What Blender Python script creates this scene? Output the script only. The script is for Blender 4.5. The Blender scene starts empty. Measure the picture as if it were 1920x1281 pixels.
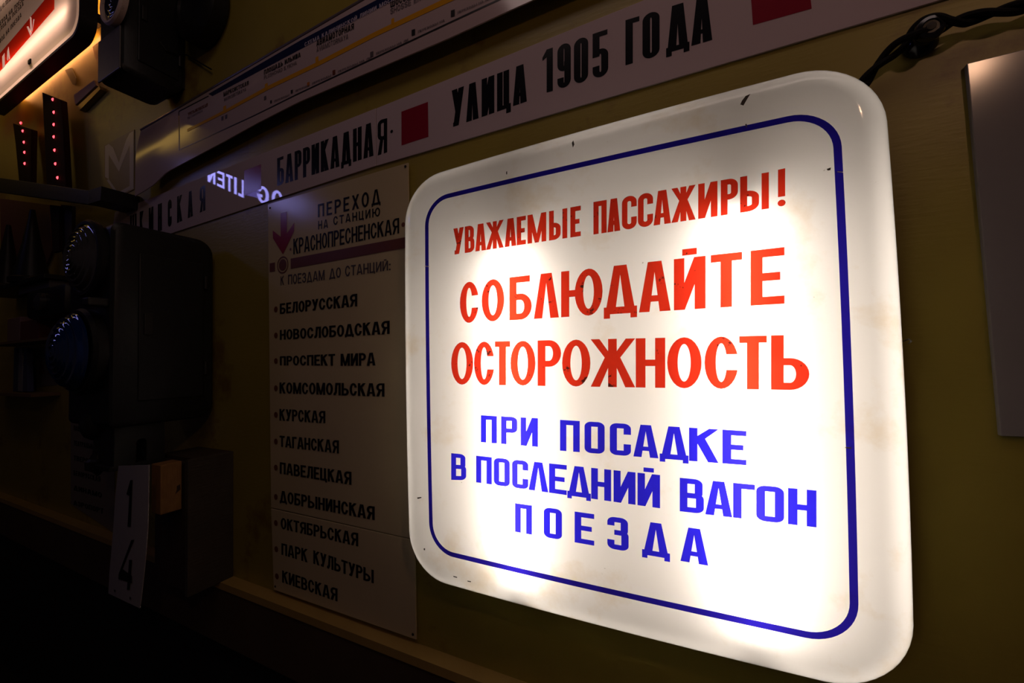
import bpy, bmesh, math, random
from mathutils import Vector, Matrix
from mathutils.geometry import delaunay_2d_cdt
random.seed(7)
C = bpy.context.collection
scn = bpy.context.scene
# ------------------------------------------------------------------ camera
D = 0.75                      # camera to wall
CZ = 1.5
YAW, PITCH, ROLL, FPX = 0.4565, 0.03717, -0.02557, 760.0
fw = Vector((-math.sin(YAW)*math.cos(PITCH), math.cos(YAW)*math.cos(PITCH), math.sin(PITCH)))
rt = fw.cross(Vector((0, 0, 1))).normalized(); up = rt.cross(fw)
c_, s_ = math.cos(ROLL), math.sin(ROLL)
rt, up = c_*rt + s_*up, -s_*rt + c_*up
CAM = Vector((0, -D, CZ))
cd = bpy.data.cameras.new('camera'); cam = bpy.data.objects.new('camera', cd); C.objects.link(cam)
cam.matrix_world = Matrix(((rt.x, up.x, -fw.x, CAM.x), (rt.y, up.y, -fw.y, CAM.y), (rt.z, up.z, -fw.z, CAM.z), (0, 0, 0, 1)))
cd.sensor_width = 36; cd.lens = 36*FPX/1920; cd.clip_start = 0.01
scn.camera = cam
def ray(px, py):
    return fw + rt*((px-960)/FPX) + up*((640.5-py)/FPX)
def at(px, py, y=0.0):
    d = ray(px, py); return CAM + d*((y+D)/d.y)
def atx(px, py, x):
    d = ray(px, py); return CAM + d*(x/d.x)
# ------------------------------------------------------------------ light
w = bpy.data.worlds.new('world'); scn.world = w; w.use_nodes = True
w.node_tree.nodes['Background'].inputs[0].default_value = (0.9, 0.62, 0.75, 1)
w.node_tree.nodes['Background'].inputs[1].default_value = 0.010
def area(name, loc, target, size, power, col):
    l = bpy.data.lights.new(name, 'AREA'); l.energy = power; l.color = col; l.shape = 'RECTANGLE'
    l.size, l.size_y = size
    o = bpy.data.objects.new(name, l); C.objects.link(o); o.location = loc
    o.rotation_euler = (Vector(target)-Vector(loc)).to_track_quat('-Z', 'Y').to_euler()
    return o
area('ceiling_light', (0.1, -0.85, 3.3), (-0.1, -0.1, 1.6), (2.0, 0.3), 2.8, (1.0, 0.74, 0.68))
def point(name, loc, power, col, r=0.02):
    l = bpy.data.lights.new(name, 'POINT'); l.energy = power; l.color = col; l.shadow_soft_size = r
    o = bpy.data.objects.new(name, l); C.objects.link(o); o.location = loc; return o
vs = scn.view_settings
scn.display_settings.display_device = 'sRGB'
vs.view_transform = 'Standard'; vs.look = 'None'; vs.exposure = 0; vs.gamma = 1; vs.use_curve_mapping = False
scn.cycles.use_denoising = True
scn.cycles.max_bounces = 10; scn.cycles.diffuse_bounces = 6; scn.cycles.transmission_bounces = 6
scn.cycles.transparent_max_bounces = 12; scn.cycles.caustics_reflective = False; scn.cycles.caustics_refractive = False
scn.cycles.sample_clamp_indirect = 4
# ------------------------------------------------------------------ materials
MC = {}
def mat(name, col, rough=0.5, metal=0.0, bump=0.0, bscale=(40, 40, 40), var=0.0, vscale=6, spec=0.5, emit=None, estr=0, coat=0, dirt=None, dscale=12, dthr=0.62, trans=0):
    if name in MC: return MC[name]
    m = bpy.data.materials.new(name); m.use_nodes = True; nt = m.node_tree; b = nt.nodes['Principled BSDF']
    b.inputs['Base Color'].default_value = (*col, 1); b.inputs['Roughness'].default_value = rough
    b.inputs['Metallic'].default_value = metal; b.inputs['Specular IOR Level'].default_value = spec
    b.inputs['Coat Weight'].default_value = coat; b.inputs['Coat Roughness'].default_value = 0.05
    b.inputs['Transmission Weight'].default_value = trans
    tc = nt.nodes.new('ShaderNodeTexCoord')
    src = None
    if var:
        n = nt.nodes.new('ShaderNodeTexNoise'); n.inputs['Scale'].default_value = vscale; n.inputs['Detail'].default_value = 6
        nt.links.new(tc.outputs['Object'], n.inputs['Vector'])
        mx = nt.nodes.new('ShaderNodeMix'); mx.data_type = 'RGBA'
        mx.inputs['A'].default_value = tuple(c*(1-var) for c in col)+(1,); mx.inputs['B'].default_value = tuple(min(1, c*(1+var)) for c in col)+(1,)
        nt.links.new(n.outputs['Fac'], mx.inputs['Factor']); src = mx.outputs['Result']
    if dirt:
        n = nt.nodes.new('ShaderNodeTexNoise'); n.inputs['Scale'].default_value = dscale; n.inputs['Detail'].default_value = 8; n.inputs['Roughness'].default_value = 0.7
        nt.links.new(tc.outputs['Object'], n.inputs['Vector'])
        mr = nt.nodes.new('ShaderNodeMapRange'); mr.inputs['From Min'].default_value = dthr; mr.inputs['From Max'].default_value = dthr+0.08
        nt.links.new(n.outputs['Fac'], mr.inputs['Value'])
        mx = nt.nodes.new('ShaderNodeMix'); mx.data_type = 'RGBA'
        mx.inputs['A'].default_value = (*col, 1); mx.inputs['B'].default_value = (*dirt, 1)
        if src: nt.links.new(src, mx.inputs['A'])
        nt.links.new(mr.outputs['Result'], mx.inputs['Factor']); src = mx.outputs['Result']
    if src: nt.links.new(src, b.inputs['Base Color'])
    if bump:
        mp = nt.nodes.new('ShaderNodeMapping'); mp.inputs['Scale'].default_value = bscale
        n = nt.nodes.new('ShaderNodeTexNoise'); n.inputs['Scale'].default_value = 1; n.inputs['Detail'].default_value = 4
        nt.links.new(tc.outputs['Object'], mp.inputs['Vector']); nt.links.new(mp.outputs['Vector'], n.inputs['Vector'])
        bp = nt.nodes.new('ShaderNodeBump'); bp.inputs['Strength'].default_value = bump; bp.inputs['Distance'].default_value = 0.002
        nt.links.new(n.outputs['Fac'], bp.inputs['Height']); nt.links.new(bp.outputs['Normal'], b.inputs['Normal'])
    if emit:
        b.inputs['Emission Color'].default_value = (*emit, 1); b.inputs['Emission Strength'].default_value = estr
    MC[name] = m; return m
def film(name, tint, specks, gloss=0.03, sscale=55, sthr=0.68):
    """coloured see-through vinyl with small black chips"""
    m = bpy.data.materials.new(name); m.use_nodes = True; nt = m.node_tree; nt.nodes.clear()
    o = nt.nodes.new('ShaderNodeOutputMaterial'); t = nt.nodes.new('ShaderNodeBsdfTransparent'); g = nt.nodes.new('ShaderNodeBsdfGlossy')
    mx = nt.nodes.new('ShaderNodeMixShader'); mx.inputs[0].default_value = gloss; g.inputs['Roughness'].default_value = 0.15
    n = nt.nodes.new('ShaderNodeTexNoise'); n.inputs['Scale'].default_value = sscale; n.inputs['Detail'].default_value = 10; n.inputs['Roughness'].default_value = 0.72
    tc = nt.nodes.new('ShaderNodeTexCoord'); nt.links.new(tc.outputs['Object'], n.inputs['Vector'])
    mr = nt.nodes.new('ShaderNodeMapRange'); mr.inputs['From Min'].default_value = sthr; mr.inputs['From Max'].default_value = sthr+0.03
    nt.links.new(n.outputs['Fac'], mr.inputs['Value'])
    c = nt.nodes.new('ShaderNodeMix'); c.data_type = 'RGBA'; c.inputs['A'].default_value = (*tint, 1); c.inputs['B'].default_value = (*specks, 1)
    nt.links.new(mr.outputs['Result'], c.inputs['Factor']); nt.links.new(c.outputs['Result'], t.inputs['Color'])
    nt.links.new(t.outputs[0], mx.inputs[1]); nt.links.new(g.outputs[0], mx.inputs[2]); nt.links.new(mx.outputs[0], o.inputs[0])
    return m
def acrylic(name, col, tcol, stains=True, mixt=0.55, rough=0.08):
    """milky plastic: passes and scatters the light of the tubes behind it"""
    m = bpy.data.materials.new(name); m.use_nodes = True; nt = m.node_tree; nt.nodes.clear()
    o = nt.nodes.new('ShaderNodeOutputMaterial'); t = nt.nodes.new('ShaderNodeBsdfTranslucent'); d = nt.nodes.new('ShaderNodeBsdfDiffuse')
    g = nt.nodes.new('ShaderNodeBsdfGlossy'); g.inputs['Roughness'].default_value = rough; fr = nt.nodes.new('ShaderNodeFresnel'); fr.inputs['IOR'].default_value = 1.49
    t.inputs['Color'].default_value = (*tcol, 1); d.inputs['Color'].default_value = (*col, 1)
    a = nt.nodes.new('ShaderNodeMixShader'); a.inputs[0].default_value = 1-mixt
    nt.links.new(t.outputs[0], a.inputs[1]); nt.links.new(d.outputs[0], a.inputs[2])
    b = nt.nodes.new('ShaderNodeMixShader'); nt.links.new(fr.outputs[0], b.inputs[0]); nt.links.new(a.outputs[0], b.inputs[1]); nt.links.new(g.outputs[0], b.inputs[2])
    nt.links.new(b.outputs[0], o.inputs[0])
    if stains:
        tc = nt.nodes.new('ShaderNodeTexCoord')
        n = nt.nodes.new('ShaderNodeTexNoise'); n.inputs['Scale'].default_value = 9; n.inputs['Detail'].default_value = 9; n.inputs['Roughness'].default_value = 0.65
        nt.links.new(tc.outputs['Object'], n.inputs['Vector'])
        mr = nt.nodes.new('ShaderNodeMapRange'); mr.inputs['From Min'].default_value = 0.55; mr.inputs['From Max'].default_value = 0.75
        nt.links.new(n.outputs['Fac'], mr.inputs['Value'])
        c = nt.nodes.new('ShaderNodeMix'); c.data_type = 'RGBA'; c.inputs['A'].default_value = (*tcol, 1); c.inputs['B'].default_value = (tcol[0]*.8, tcol[1]*.68, tcol[2]*.5, 1)
        nt.links.new(mr.outputs['Result'], c.inputs['Factor'])
        n2 = nt.nodes.new('ShaderNodeTexNoise'); n2.inputs['Scale'].default_value = 60; n2.inputs['Detail'].default_value = 6; n2.inputs['Roughness'].default_value = 0.6
        nt.links.new(tc.outputs['Object'], n2.inputs['Vector'])
        m2 = nt.nodes.new('ShaderNodeMapRange'); m2.inputs['From Min'].default_value = 0.735; m2.inputs['From Max'].default_value = 0.76
        nt.links.new(n2.outputs['Fac'], m2.inputs['Value'])
        c2 = nt.nodes.new('ShaderNodeMix'); c2.data_type = 'RGBA'; c2.inputs['B'].default_value = (.25, .17, .1, 1)
        nt.links.new(c.outputs['Result'], c2.inputs['A']); nt.links.new(m2.outputs['Result'], c2.inputs['Factor'])
        nt.links.new(c2.outputs['Result'], t.inputs['Color'])
    return m
def emis(name, col, s):
    m = bpy.data.materials.new(name); m.use_nodes = True; nt = m.node_tree; nt.nodes.clear()
    o = nt.nodes.new('ShaderNodeOutputMaterial'); e = nt.nodes.new('ShaderNodeEmission'); e.inputs[0].default_value = (*col, 1); e.inputs[1].default_value = s
    nt.links.new(e.outputs[0], o.inputs[0]); return m
M_wall = mat('wall_paint', (0.34, 0.265, 0.045), 0.38, bump=0.18, bscale=(30, 30, 160), var=0.18, vscale=5, dirt=(0.22, 0.14, 0.03), dscale=3, dthr=0.56)
M_strip = mat('glossy_white_plastic', (0.62, 0.50, 0.53), 0.022, var=0.05, vscale=3, spec=0.6)
M_board = mat('painted_board', (0.62, 0.51, 0.31), 0.16, bump=0.05, bscale=(8, 8, 8), var=0.08, vscale=4)
M_black = mat('black_print', (0.010, 0.010, 0.014), 0.2, spec=0.2)
M_crim = mat('crimson_print', (0.30, 0.012, 0.035), 0.2)
M_brown = mat('brown_print', (0.16, 0.045, 0.022), 0.3)
M_iron = mat('black_enamel', (0.012, 0.012, 0.012), 0.42, bump=0.3, bscale=(60, 60, 60), spec=0.3)
M_iron2 = mat('worn_iron', (0.03, 0.028, 0.026), 0.5, metal=0.6, bump=0.3)
# ------------------------------------------------------------------ object helpers
def tag(o, label=None, cat=None, group=None, kind=None):
    if label: o['label'] = label
    if cat: o['category'] = cat
    if group: o['group'] = group
    if kind: o['kind'] = kind
    return o
def thing(name, label, cat, loc, group=None):
    o = bpy.data.objects.new(name, None); C.objects.link(o); o.location = loc; o.empty_display_size = 0.02
    return tag(o, label, cat, group)
def obj(name, verts, faces, m, parent=None, smooth=False):
    """verts in world coordinates; the mesh is stored relative to the parent"""
    org = parent_loc(parent) if parent else Vector((0, 0, 0))
    me = bpy.data.meshes.new(name); me.from_pydata([tuple(Vector(v)-org) for v in verts], [], faces)
    bm = bmesh.new(); bm.from_mesh(me); bmesh.ops.recalc_face_normals(bm, faces=bm.faces); bm.to_mesh(me); bm.free()
    if smooth:
        for p in me.polygons: p.use_smooth = True
        try: me.set_sharp_from_angle(angle=math.radians(38))
        except Exception: pass
    me.materials.append(m)
    o = bpy.data.objects.new(name, me); C.objects.link(o)
    if parent: o.parent = parent
    return o
def parent_loc(p):
    v = Vector(p.location)
    while p.parent: p = p.parent; v += p.location
    return v
class MB:
    def __init__(s): s.v = []; s.f = []
    def add(s, v, f):
        b = len(s.v); s.v += [Vector(x) for x in v]; s.f += [tuple(i+b for i in q) for q in f]; return s
    def box(s, a, b, bev=0.0, rot=None):
        a, b = Vector(a), Vector(b); lo = Vector(map(min, a, b)); hi = Vector(map(max, a, b)); c = (lo+hi)/2; d = hi-lo
        bm = bmesh.new(); bmesh.ops.create_cube(bm, size=1)
        for v in bm.verts: v.co = Vector((v.co.x*d.x, v.co.y*d.y, v.co.z*d.z))
        if bev: bmesh.ops.bevel(bm, geom=bm.edges[:], offset=min(bev, min(d)*0.45), segments=2, affect='EDGES', profile=0.5)
        if rot: bmesh.ops.rotate(bm, cent=(0, 0, 0), matrix=rot, verts=bm.verts)
        s.bm(bm, c); return s
    def bm(s, bm, off=Vector((0, 0, 0))):
        bm.verts.index_update(); s.add([v.co+off for v in bm.verts], [[v.index for v in f.verts] for f in bm.faces]); bm.free()
    def prism(s, poly, depth, bev=0.0):
        """poly: list of 3D points of the front outline, pushed by vector depth to the back"""
        n = len(poly); depth = Vector(depth)
        bm = bmesh.new(); vs1 = [bm.verts.new(Vector(p)) for p in poly]; vs2 = [bm.verts.new(Vector(p)+depth) for p in poly]
        bm.faces.new(vs1); bm.faces.new(vs2[::-1])
        for i in range(n): bm.faces.new((vs1[i], vs1[(i+1) % n], vs2[(i+1) % n], vs2[i]))
        bmesh.ops.recalc_face_normals(bm, faces=bm.faces)
        if bev:
            bmesh.ops.bevel(bm, geom=bm.edges[:], offset=bev, segments=2, affect='EDGES', profile=0.5)
        s.bm(bm); return s
    def lathe(s, prof, c, axis=(0, -1, 0), n=32, sx=1.0):
        """prof: (radius, height along axis)"""
        ax = Vector(axis).normalized(); u = ax.orthogonal().normalized()
        if abs(ax.z) < 0.5: u = Vector((0, 0, 1)); u = (u-ax*u.dot(ax)).normalized()
        vv = ax.cross(u); c = Vector(c); base = len(s.v); m = len(prof)
        for r, h in prof:
            for k in range(n):
                t = 2*math.pi*k/n; s.v.append(c+ax*h+u*(r*math.cos(t))+vv*(r*sx*math.sin(t)))
        for i in range(m-1):
            for k in range(n):
                k2 = (k+1) % n; s.f.append((base+i*n+k, base+i*n+k2, base+(i+1)*n+k2, base+(i+1)*n+k))
        if prof[0][0] > 0: s.f.append(tuple(base+k for k in range(n)))
        if prof[-1][0] > 0: s.f.append(tuple(base+(m-1)*n+k for k in range(n))[::-1])
        return s
    def tube(s, pts, r, n=8):
        pts = [Vector(p) for p in pts]; base = len(s.v); pu = None
        for i, p in enumerate(pts):
            t = (pts[min(i+1, len(pts)-1)]-pts[max(i-1, 0)]).normalized()
            u = t.orthogonal().normalized() if pu is None else (pu-t*pu.dot(t)).normalized()
            pu = u; v = t.cross(u); rr = r[i] if isinstance(r, (list, tuple)) else r
            for k in range(n):
                a = 2*math.pi*k/n; s.v.append(p+u*(rr*math.cos(a))+v*(rr*math.sin(a)))
        for i in range(len(pts)-1):
            for k in range(n):
                k2 = (k+1) % n; s.f.append((base+i*n+k, base+i*n+k2, base+(i+1)*n+k2, base+(i+1)*n+k))
        s.f.append(tuple(base+k for k in range(n))); s.f.append(tuple(base+(len(pts)-1)*n+k for k in range(n))[::-1])
        return s
    def build(s, name, m, parent=None, smooth=False): return obj(name, s.v, s.f, m, parent, smooth)
def lerp(a, b, t): return a+(b-a)*t
def bil(q, u, v):
    """q = TL, TR, BR, BL (world vectors); u to the right, v down"""
    return lerp(lerp(q[0], q[1], u), lerp(q[3], q[2], u), v)
def slab(name, px4, m, y=0.0, th=0.004, parent=None, bev=0.0008, label=None, cat=None):
    """flat plate whose FRONT outline (pixels) lies on plane y-th"""
    P = [at(a, b, y-th) for a, b in px4]
    return MB().prism(P, (0, th-0.0004, 0), bev).build(name, m, parent)
# ------------------------------------------------------------------ lettering (own stroke alphabet)
REL = {'Ж': 1.5, 'М': 1.3, 'Ю': 1.55, 'Ы': 1.45, 'Д': 1.2, 'Ш': 1.45, 'Щ': 1.5, 'А': 1.12, 'Л': 1.05, 'Ц': 1.02, 'Т': .95, 'Е': .86, 'Г': .8, 'З': .92,
       ' ': .5, '1': .6, '!': .35, ':': .3, '·': .5, 'Э': 1, 'Р': .95, 'М': 1.3, 'К': 1.02, 'У': 1.0, 'Я': 1.02,
       'M': 1.3, 'I': .35, 'V': 1.05, 'W': 1.5, 'L': .8, 'T': .9}
LAT = {'A': 'А', 'E': 'Е', 'O': 'О', 'T': 'Т', 'M': 'М', 'H': 'Н', 'P': 'Р', 'C': 'С', 'K': 'К', 'X': 'Х', 'B': 'В'}
def glyph(ch, w, h, sv, sh, rx, ry):
    ch = LAT.get(ch, ch)
    P = []
    def box(a, b, c, d): P.append([(a, b), (c, b), (c, d), (a, d)])
    def para(xb, yb, xt, yt, t): P.append([(xb, yb), (xb+t, yb), (xt+t, yt), (xt, yt)])
    def contour(x0, y0, x1, y1, rx, ry, N=7, f='tr,tl,bl,br'):
        o = []
        for k, (cx, cy, a0) in {'tr': (x1-rx, y1-ry, 0), 'tl': (x0+rx, y1-ry, 90), 'bl': (x0+rx, y0+ry, 180), 'br': (x1-rx, y0+ry, 270)}.items():
            if k not in f: continue
            for i in range(N+1):
                a = math.radians(a0+90*i/N); o.append((cx+rx*math.cos(a), cy+ry*math.sin(a)))
        return o
    def ring(x0, y0, x1, y1, cut=None, svv=None, right=True):
        t = svv or sv
        RX = min(rx*(x1-x0), (x1-x0)/2); RY = min(ry*h, (y1-y0)/2)
        A = contour(x0, y0, x1, y1, RX, RY); B = contour(x0+t, y0+sh, x1-t, y1-sh, max(RX-t, .0001), max(RY-sh, .0001))
        n = len(A)
        def split(P0, P1, yc):  # clip a quad's segment
            return None
        for i in range(n):
            j = (i+1) % n
            a, b, c, d = A[i], A[j], B[j], B[i]
            if cut:
                lo, hi, side = cut
                cx = (x0+x1)/2
                on = (a[0]+b[0])/2 > cx if side == 'r' else (a[0]+b[0])/2 < cx
                if on:
                    ylo, yhi = min(a[1], b[1]), max(a[1], b[1])
                    if ylo >= lo and yhi <= hi: continue
                    if yhi > hi and ylo < hi or ylo < lo and yhi > lo:
                        # clip at hi and / or lo
                        def cl(p, q, y): s = (y-p[1])/(q[1]-p[1]+1e-12); s = min(1, max(0, s)); return (p[0]+(q[0]-p[0])*s, p[1]+(q[1]-p[1])*s)
                        top, bot = (a, b) if a[1] > b[1] else (b, a)
                        it, ib = (d, c) if a[1] > b[1] else (c, d)
                        if yhi > hi: P.append([top, cl(top, bot, hi), cl(it, ib, hi), it])
                        if ylo < lo: P.append([cl(top, bot, lo), bot, ib, cl(it, ib, lo)])
                        continue
            P.append([a, b, c, d])
    def bowl(x0, y0, x1, y1, left=False):
        W = x1-x0; RX = min(max(rx, .35)*w, W*.75); RY = min(max(ry, .12)*h, (y1-y0)/2)
        A = [(x0, y0)]+contour(x0, y0, x1, y1, RX, RY, f='br')+contour(x0, y0, x1, y1, RX, RY, f='tr')+[(x0, y1)]
        rx2, ry2 = max(RX-sv, .0001), max(RY-sh, .0001)
        B = [(x0, y0+sh)]+contour(x0, y0+sh, x1-sv, y1-sh, rx2, ry2, f='br')+contour(x0, y0+sh, x1-sv, y1-sh, rx2, ry2, f='tr')+[(x0, y1-sh)]
        for i in range(len(A)-1): P.append([A[i], A[i+1], B[i+1], B[i]])
    dg = sv*1.08
    if ch in 'ПНГТЦШЩ':
        if ch == 'П': box(0, 0, sv, h); box(w-sv, 0, w, h); box(0, h-sh, w, h)
        if ch == 'Н': box(0, 0, sv, h); box(w-sv, 0, w, h); box(0, h/2-sh*.5, w, h/2+sh*.5)
        if ch == 'Г': box(0, 0, sv, h); box(0, h-sh, w, h)
        if ch == 'Т': box((w-sv)/2, 0, (w+sv)/2, h); box(0, h-sh, w, h)
        if ch == 'Ц': e = w-.12*w; box(0, 0, sv, h); box(e-sv, 0, e, h); box(0, 0, w, sh); box(w-sv*.8, -.13*h, w, sh)
        if ch in 'ШЩ':
            box(0, 0, sv, h); box((w-sv)/2, 0, (w+sv)/2, h); box(w-sv, 0, w, h); box(0, 0, w, sh)
            if ch == 'Щ': box(w-sv*.3, -.13*h, w+sv*.5, sh)
    elif ch == 'Е': box(0, 0, sv, h); box(0, h-sh, w, h); box(0, 0, w, sh); box(0, h/2-sh*.5, w*.88, h/2+sh*.5)
    elif ch in 'ОЗЭС0':
        if ch in 'О0': ring(0, 0, w, h)
        if ch == 'С': ring(0, 0, w, h, cut=(.36*h, .66*h, 'r'))
        if ch == 'Э': ring(0, 0, w, h, cut=(.36*h, .66*h, 'l')); box(w*.3, h/2-sh*.45, w-sv*.5, h/2+sh*.45)
        if ch == 'З':
            m = h*.53
            ring(0, m-sh*.5, w*.97, h, cut=(0, h*.73, 'l')); ring(0, 0, w, m+sh*.5, cut=(h*.29, h, 'l')); box(w*.33, m-sh*.5, w*.6, m+sh*.5)
    elif ch == 'ʌ':
        box(w-sv, 0, w, h); box(w*.24, h-sh, w, h); P.append([(w*.24, h), (w*.24+sv*.95, h), (w*.16+sv*.95, h*.2), (w*.16, h*.25)])
        P.append([(w*.16, h*.26), (w*.16+sv*.95, h*.2), (w*.12+sv*.5, 0), (0, 0), (0, sh)])
    elif ch in 'АДЛ':
        b = sh if ch == 'Д' else 0
        yb = b*.0
        tw = sv*1.15 if w > sv*2.6 else sv
        x0 = w*.06 if ch == 'Д' else 0; x1 = w-x0
        P.append([(x0, 0 if ch != 'Д' else sh*.5), (x0+dg, 0 if ch != 'Д' else sh*.5), (w/2+tw*.12, h), (w/2-tw*.6, h)])
        P.append([(x1-dg, 0 if ch != 'Д' else sh*.5), (x1, 0 if ch != 'Д' else sh*.5), (w/2+tw*.6, h), (w/2-tw*.12, h)])
        if ch == 'А': box(w*.22, h*.2, w*.78, h*.2+sh*.85)
        if ch == 'Д': box(0, 0, w, sh); box(0, -.09*h, sv*.7, sh); box(w-sv*.7, -.09*h, w, sh)
    elif ch == 'М':
        box(0, 0, sv, h); box(w-sv, 0, w, h); P.append([(0, h), (sv*1.1, h), (w/2+sv*.42, 0), (w/2-sv*.42, 0)]); P.append([(w, h), (w-sv*1.1, h), (w/2-sv*.42, 0), (w/2+sv*.42, 0)])
    elif ch in 'ИЙ':
        box(0, 0, sv, h); box(w-sv, 0, w, h); P.append([(0, 0), (sv*1.05, 0), (w, h), (w-sv*1.05, h)])
        if ch == 'Й': box(w*.27, h*1.05, w*.73, h*1.05+sh*.85)
    elif ch == 'N': box(0, 0, sv, h); box(w-sv, 0, w, h); P.append([(0, h), (sv*1.05, h), (w, 0), (w-sv*1.05, 0)])
    elif ch == 'К':
        box(0, 0, sv, h); P.append([(sv*.5, h*.42), (sv*.5, h*.68), (w-dg, h), (w, h)]); P.append([(w*.30, h*.52), (w*.52, h*.74), (w, 0), (w-dg*1.12, 0)])
        P.append([(sv*.5, h*.42), (w*.5, h*.42), (w*.5, h*.6), (sv*.5, h*.68)]) if False else None
    elif ch == 'Ж':
        c = w/2; s = sv*.95; box(c-s/2, 0, c+s/2, h)
        for g in (1, -1):
            P.append([(c, h*.40), (c, h*.62), (c+g*(w/2-s*1.05), h), (c+g*w/2, h)])
            P.append([(c, h*.60), (c+g*w*.16, h*.64), (c+g*w/2, 0), (c+g*(w/2-s*1.1), 0)])
            P.append([(c, h*.36), (c+g*w*.14, h*.5), (c+g*w*.14, h*.6), (c, h*.62)])
    elif ch == 'У':
        P.append([(0, h), (dg, h), (w*.5+dg*.5, h*.34), (w*.5-dg*.35, h*.30)])
        P.append([(w-dg, h), (w, h), (w*.42+dg*.35, 0), (w*.42-dg*.65, 0)]); box(w*.12, 0, w*.42, sh)
    elif ch == 'Y':
        P.append([(0, h), (dg, h), (w*.5+sv*.5, h*.42), (w*.5-sv*.5, h*.42)]); P.append([(w-dg, h), (w, h), (w*.5+sv*.5, h*.42), (w*.5-sv*.5, h*.42)]); box(w*.5-sv*.5, 0, w*.5+sv*.5, h*.43)
    elif ch == 'Х': para(0, 0, w-dg, h, dg); para(w-dg, 0, 0, h, dg)
    elif ch == 'V': P.append([(0, h), (dg, h), (w/2+sv*.4, 0), (w/2-sv*.4, 0)]); P.append([(w-dg, h), (w, h), (w/2+sv*.4, 0), (w/2-sv*.4, 0)])
    elif ch == 'Ю': box(0, 0, sv, h); box(sv, h/2-sh*.5, w*.42, h/2+sh*.5); ring(w*.34, 0, w, h)
    elif ch == 'Ь': box(0, 0, sv, h); bowl(sv*.5, 0, w, h*.58)
    elif ch == 'Ы': box(0, 0, sv, h); bowl(sv*.5, 0, w-sv*1.35, h*.58); box(w-sv, 0, w, h)
    elif ch == 'Б': box(0, 0, sv, h); bowl(sv*.5, 0, w, h*.6); box(0, h-sh, w*.92, h)
    elif ch == 'В': box(0, 0, sv, h); bowl(sv*.5, 0, w, h*.5+sh*.5); bowl(sv*.5, h*.5-sh*.5, w*.95, h)
    elif ch == 'Р': box(0, 0, sv, h); bowl(sv*.5, h*.42, w, h)
    elif ch == 'R': box(0, 0, sv, h); bowl(sv*.5, h*.42, w, h); P.append([(w*.35, h*.5), (w*.7, h*.5), (w, 0), (w-dg, 0)])
    elif ch == 'Я':
        n0 = len(P); box(0, 0, sv, h); bowl(sv*.5, h*.40, w, h); P.append([(w*.38, h*.46), (w*.72, h*.46), (w, 0), (w-dg, 0)])
        P[n0:] = [[(w-x, y) for x, y in q][::-1] for q in P[n0:]]
    elif ch == 'L': box(0, 0, sv, h); box(0, 0, w, sh)
    elif ch == 'I': box(0, 0, w, h)
    elif ch == 'S':
        ring(0, h*.5-sh*.5, w, h, cut=(0, h*.72, 'r')); ring(0, 0, w, h*.5+sh*.5, cut=(h*.28, h, 'l')); 
    elif ch == 'U': box(0, h*.3, sv, h); box(w-sv, h*.3, w, h); ring(0, 0, w, h*.6, cut=(h*.3, h, 'l'))
    elif ch == 'D': box(0, 0, sv, h); bowl(sv*.5, 0, w, h)
    elif ch == 'G': ring(0, 0, w, h, cut=(.5*h, .68*h, 'r')); box(w*.55, h*.5-sh, w, h*.5)
    elif ch == 'Z': box(0, 0, w, sh); box(0, h-sh, w, h); P.append([(0, sh), (dg, sh), (w, h-sh), (w-dg, h-sh)])
    elif ch == '1': box(w-sv, 0, w, h); P.append([(0, h*.76), (w-sv*.5, h*.86), (w-sv*.5, h), (w-sv, h), (0, h*.84)])
    elif ch == '4': box(w*.78-sv, 0, w*.78, h); box(0, h*.22, w, h*.22+sh); P.append([(0, h*.3), (0, h*.22), (w*.3, h*.25), (w*.78, h), (w*.78-sv*1.2, h)])
    elif ch == '5':
        ring(0, 0, w, h*.62, cut=(h*.26, h*.46, 'l')); box(0, h*.46, sv, h); box(0, h-sh, w*.95, h)
        P[:] = P
    elif ch == '9': ring(0, h*.38, w, h); ring(0, 0, w, h*.6, cut=(h*.24, h, 'l')); box(w-sv, h*.2, w, h*.8)
    elif ch == '!': box(w*.1, h*.26, w*.9, h); ry0 = h*.09; P.append([(w/2+w*.45*math.cos(k*math.pi/6), ry0+ry0*math.sin(k*math.pi/6)) for k in range(12)])
    elif ch == ':': box(0, 0, w, sh*1.3); box(0, h*.5, w, h*.5+sh*1.3)
    elif ch == '·': P.append([(w/2+w*.45*math.cos(k*math.pi/6), h*.5+w*.45*math.sin(k*math.pi/6)) for k in range(12)])
    else: box(0, 0, w, h)
    P = [p for p in P if p]
    # union of all strokes as clean triangles
    vs_, fs = [], []
    for q in P:
        a = sum(q[i][0]*q[(i+1) % len(q)][1]-q[(i+1) % len(q)][0]*q[i][1] for i in range(len(q)))
        if abs(a) < 1e-12: continue
        if a < 0: q = q[::-1]
        b = len(vs_); vs_ += [Vector(p) for p in q]; fs.append(list(range(b, b+len(q))))
    r = delaunay_2d_cdt(vs_, [], fs, 0, 1e-6)
    return [tuple(v) for v in r[0]], [tuple(f) for f, src in zip(r[2], r[5]) if src]
GC = {}
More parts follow.
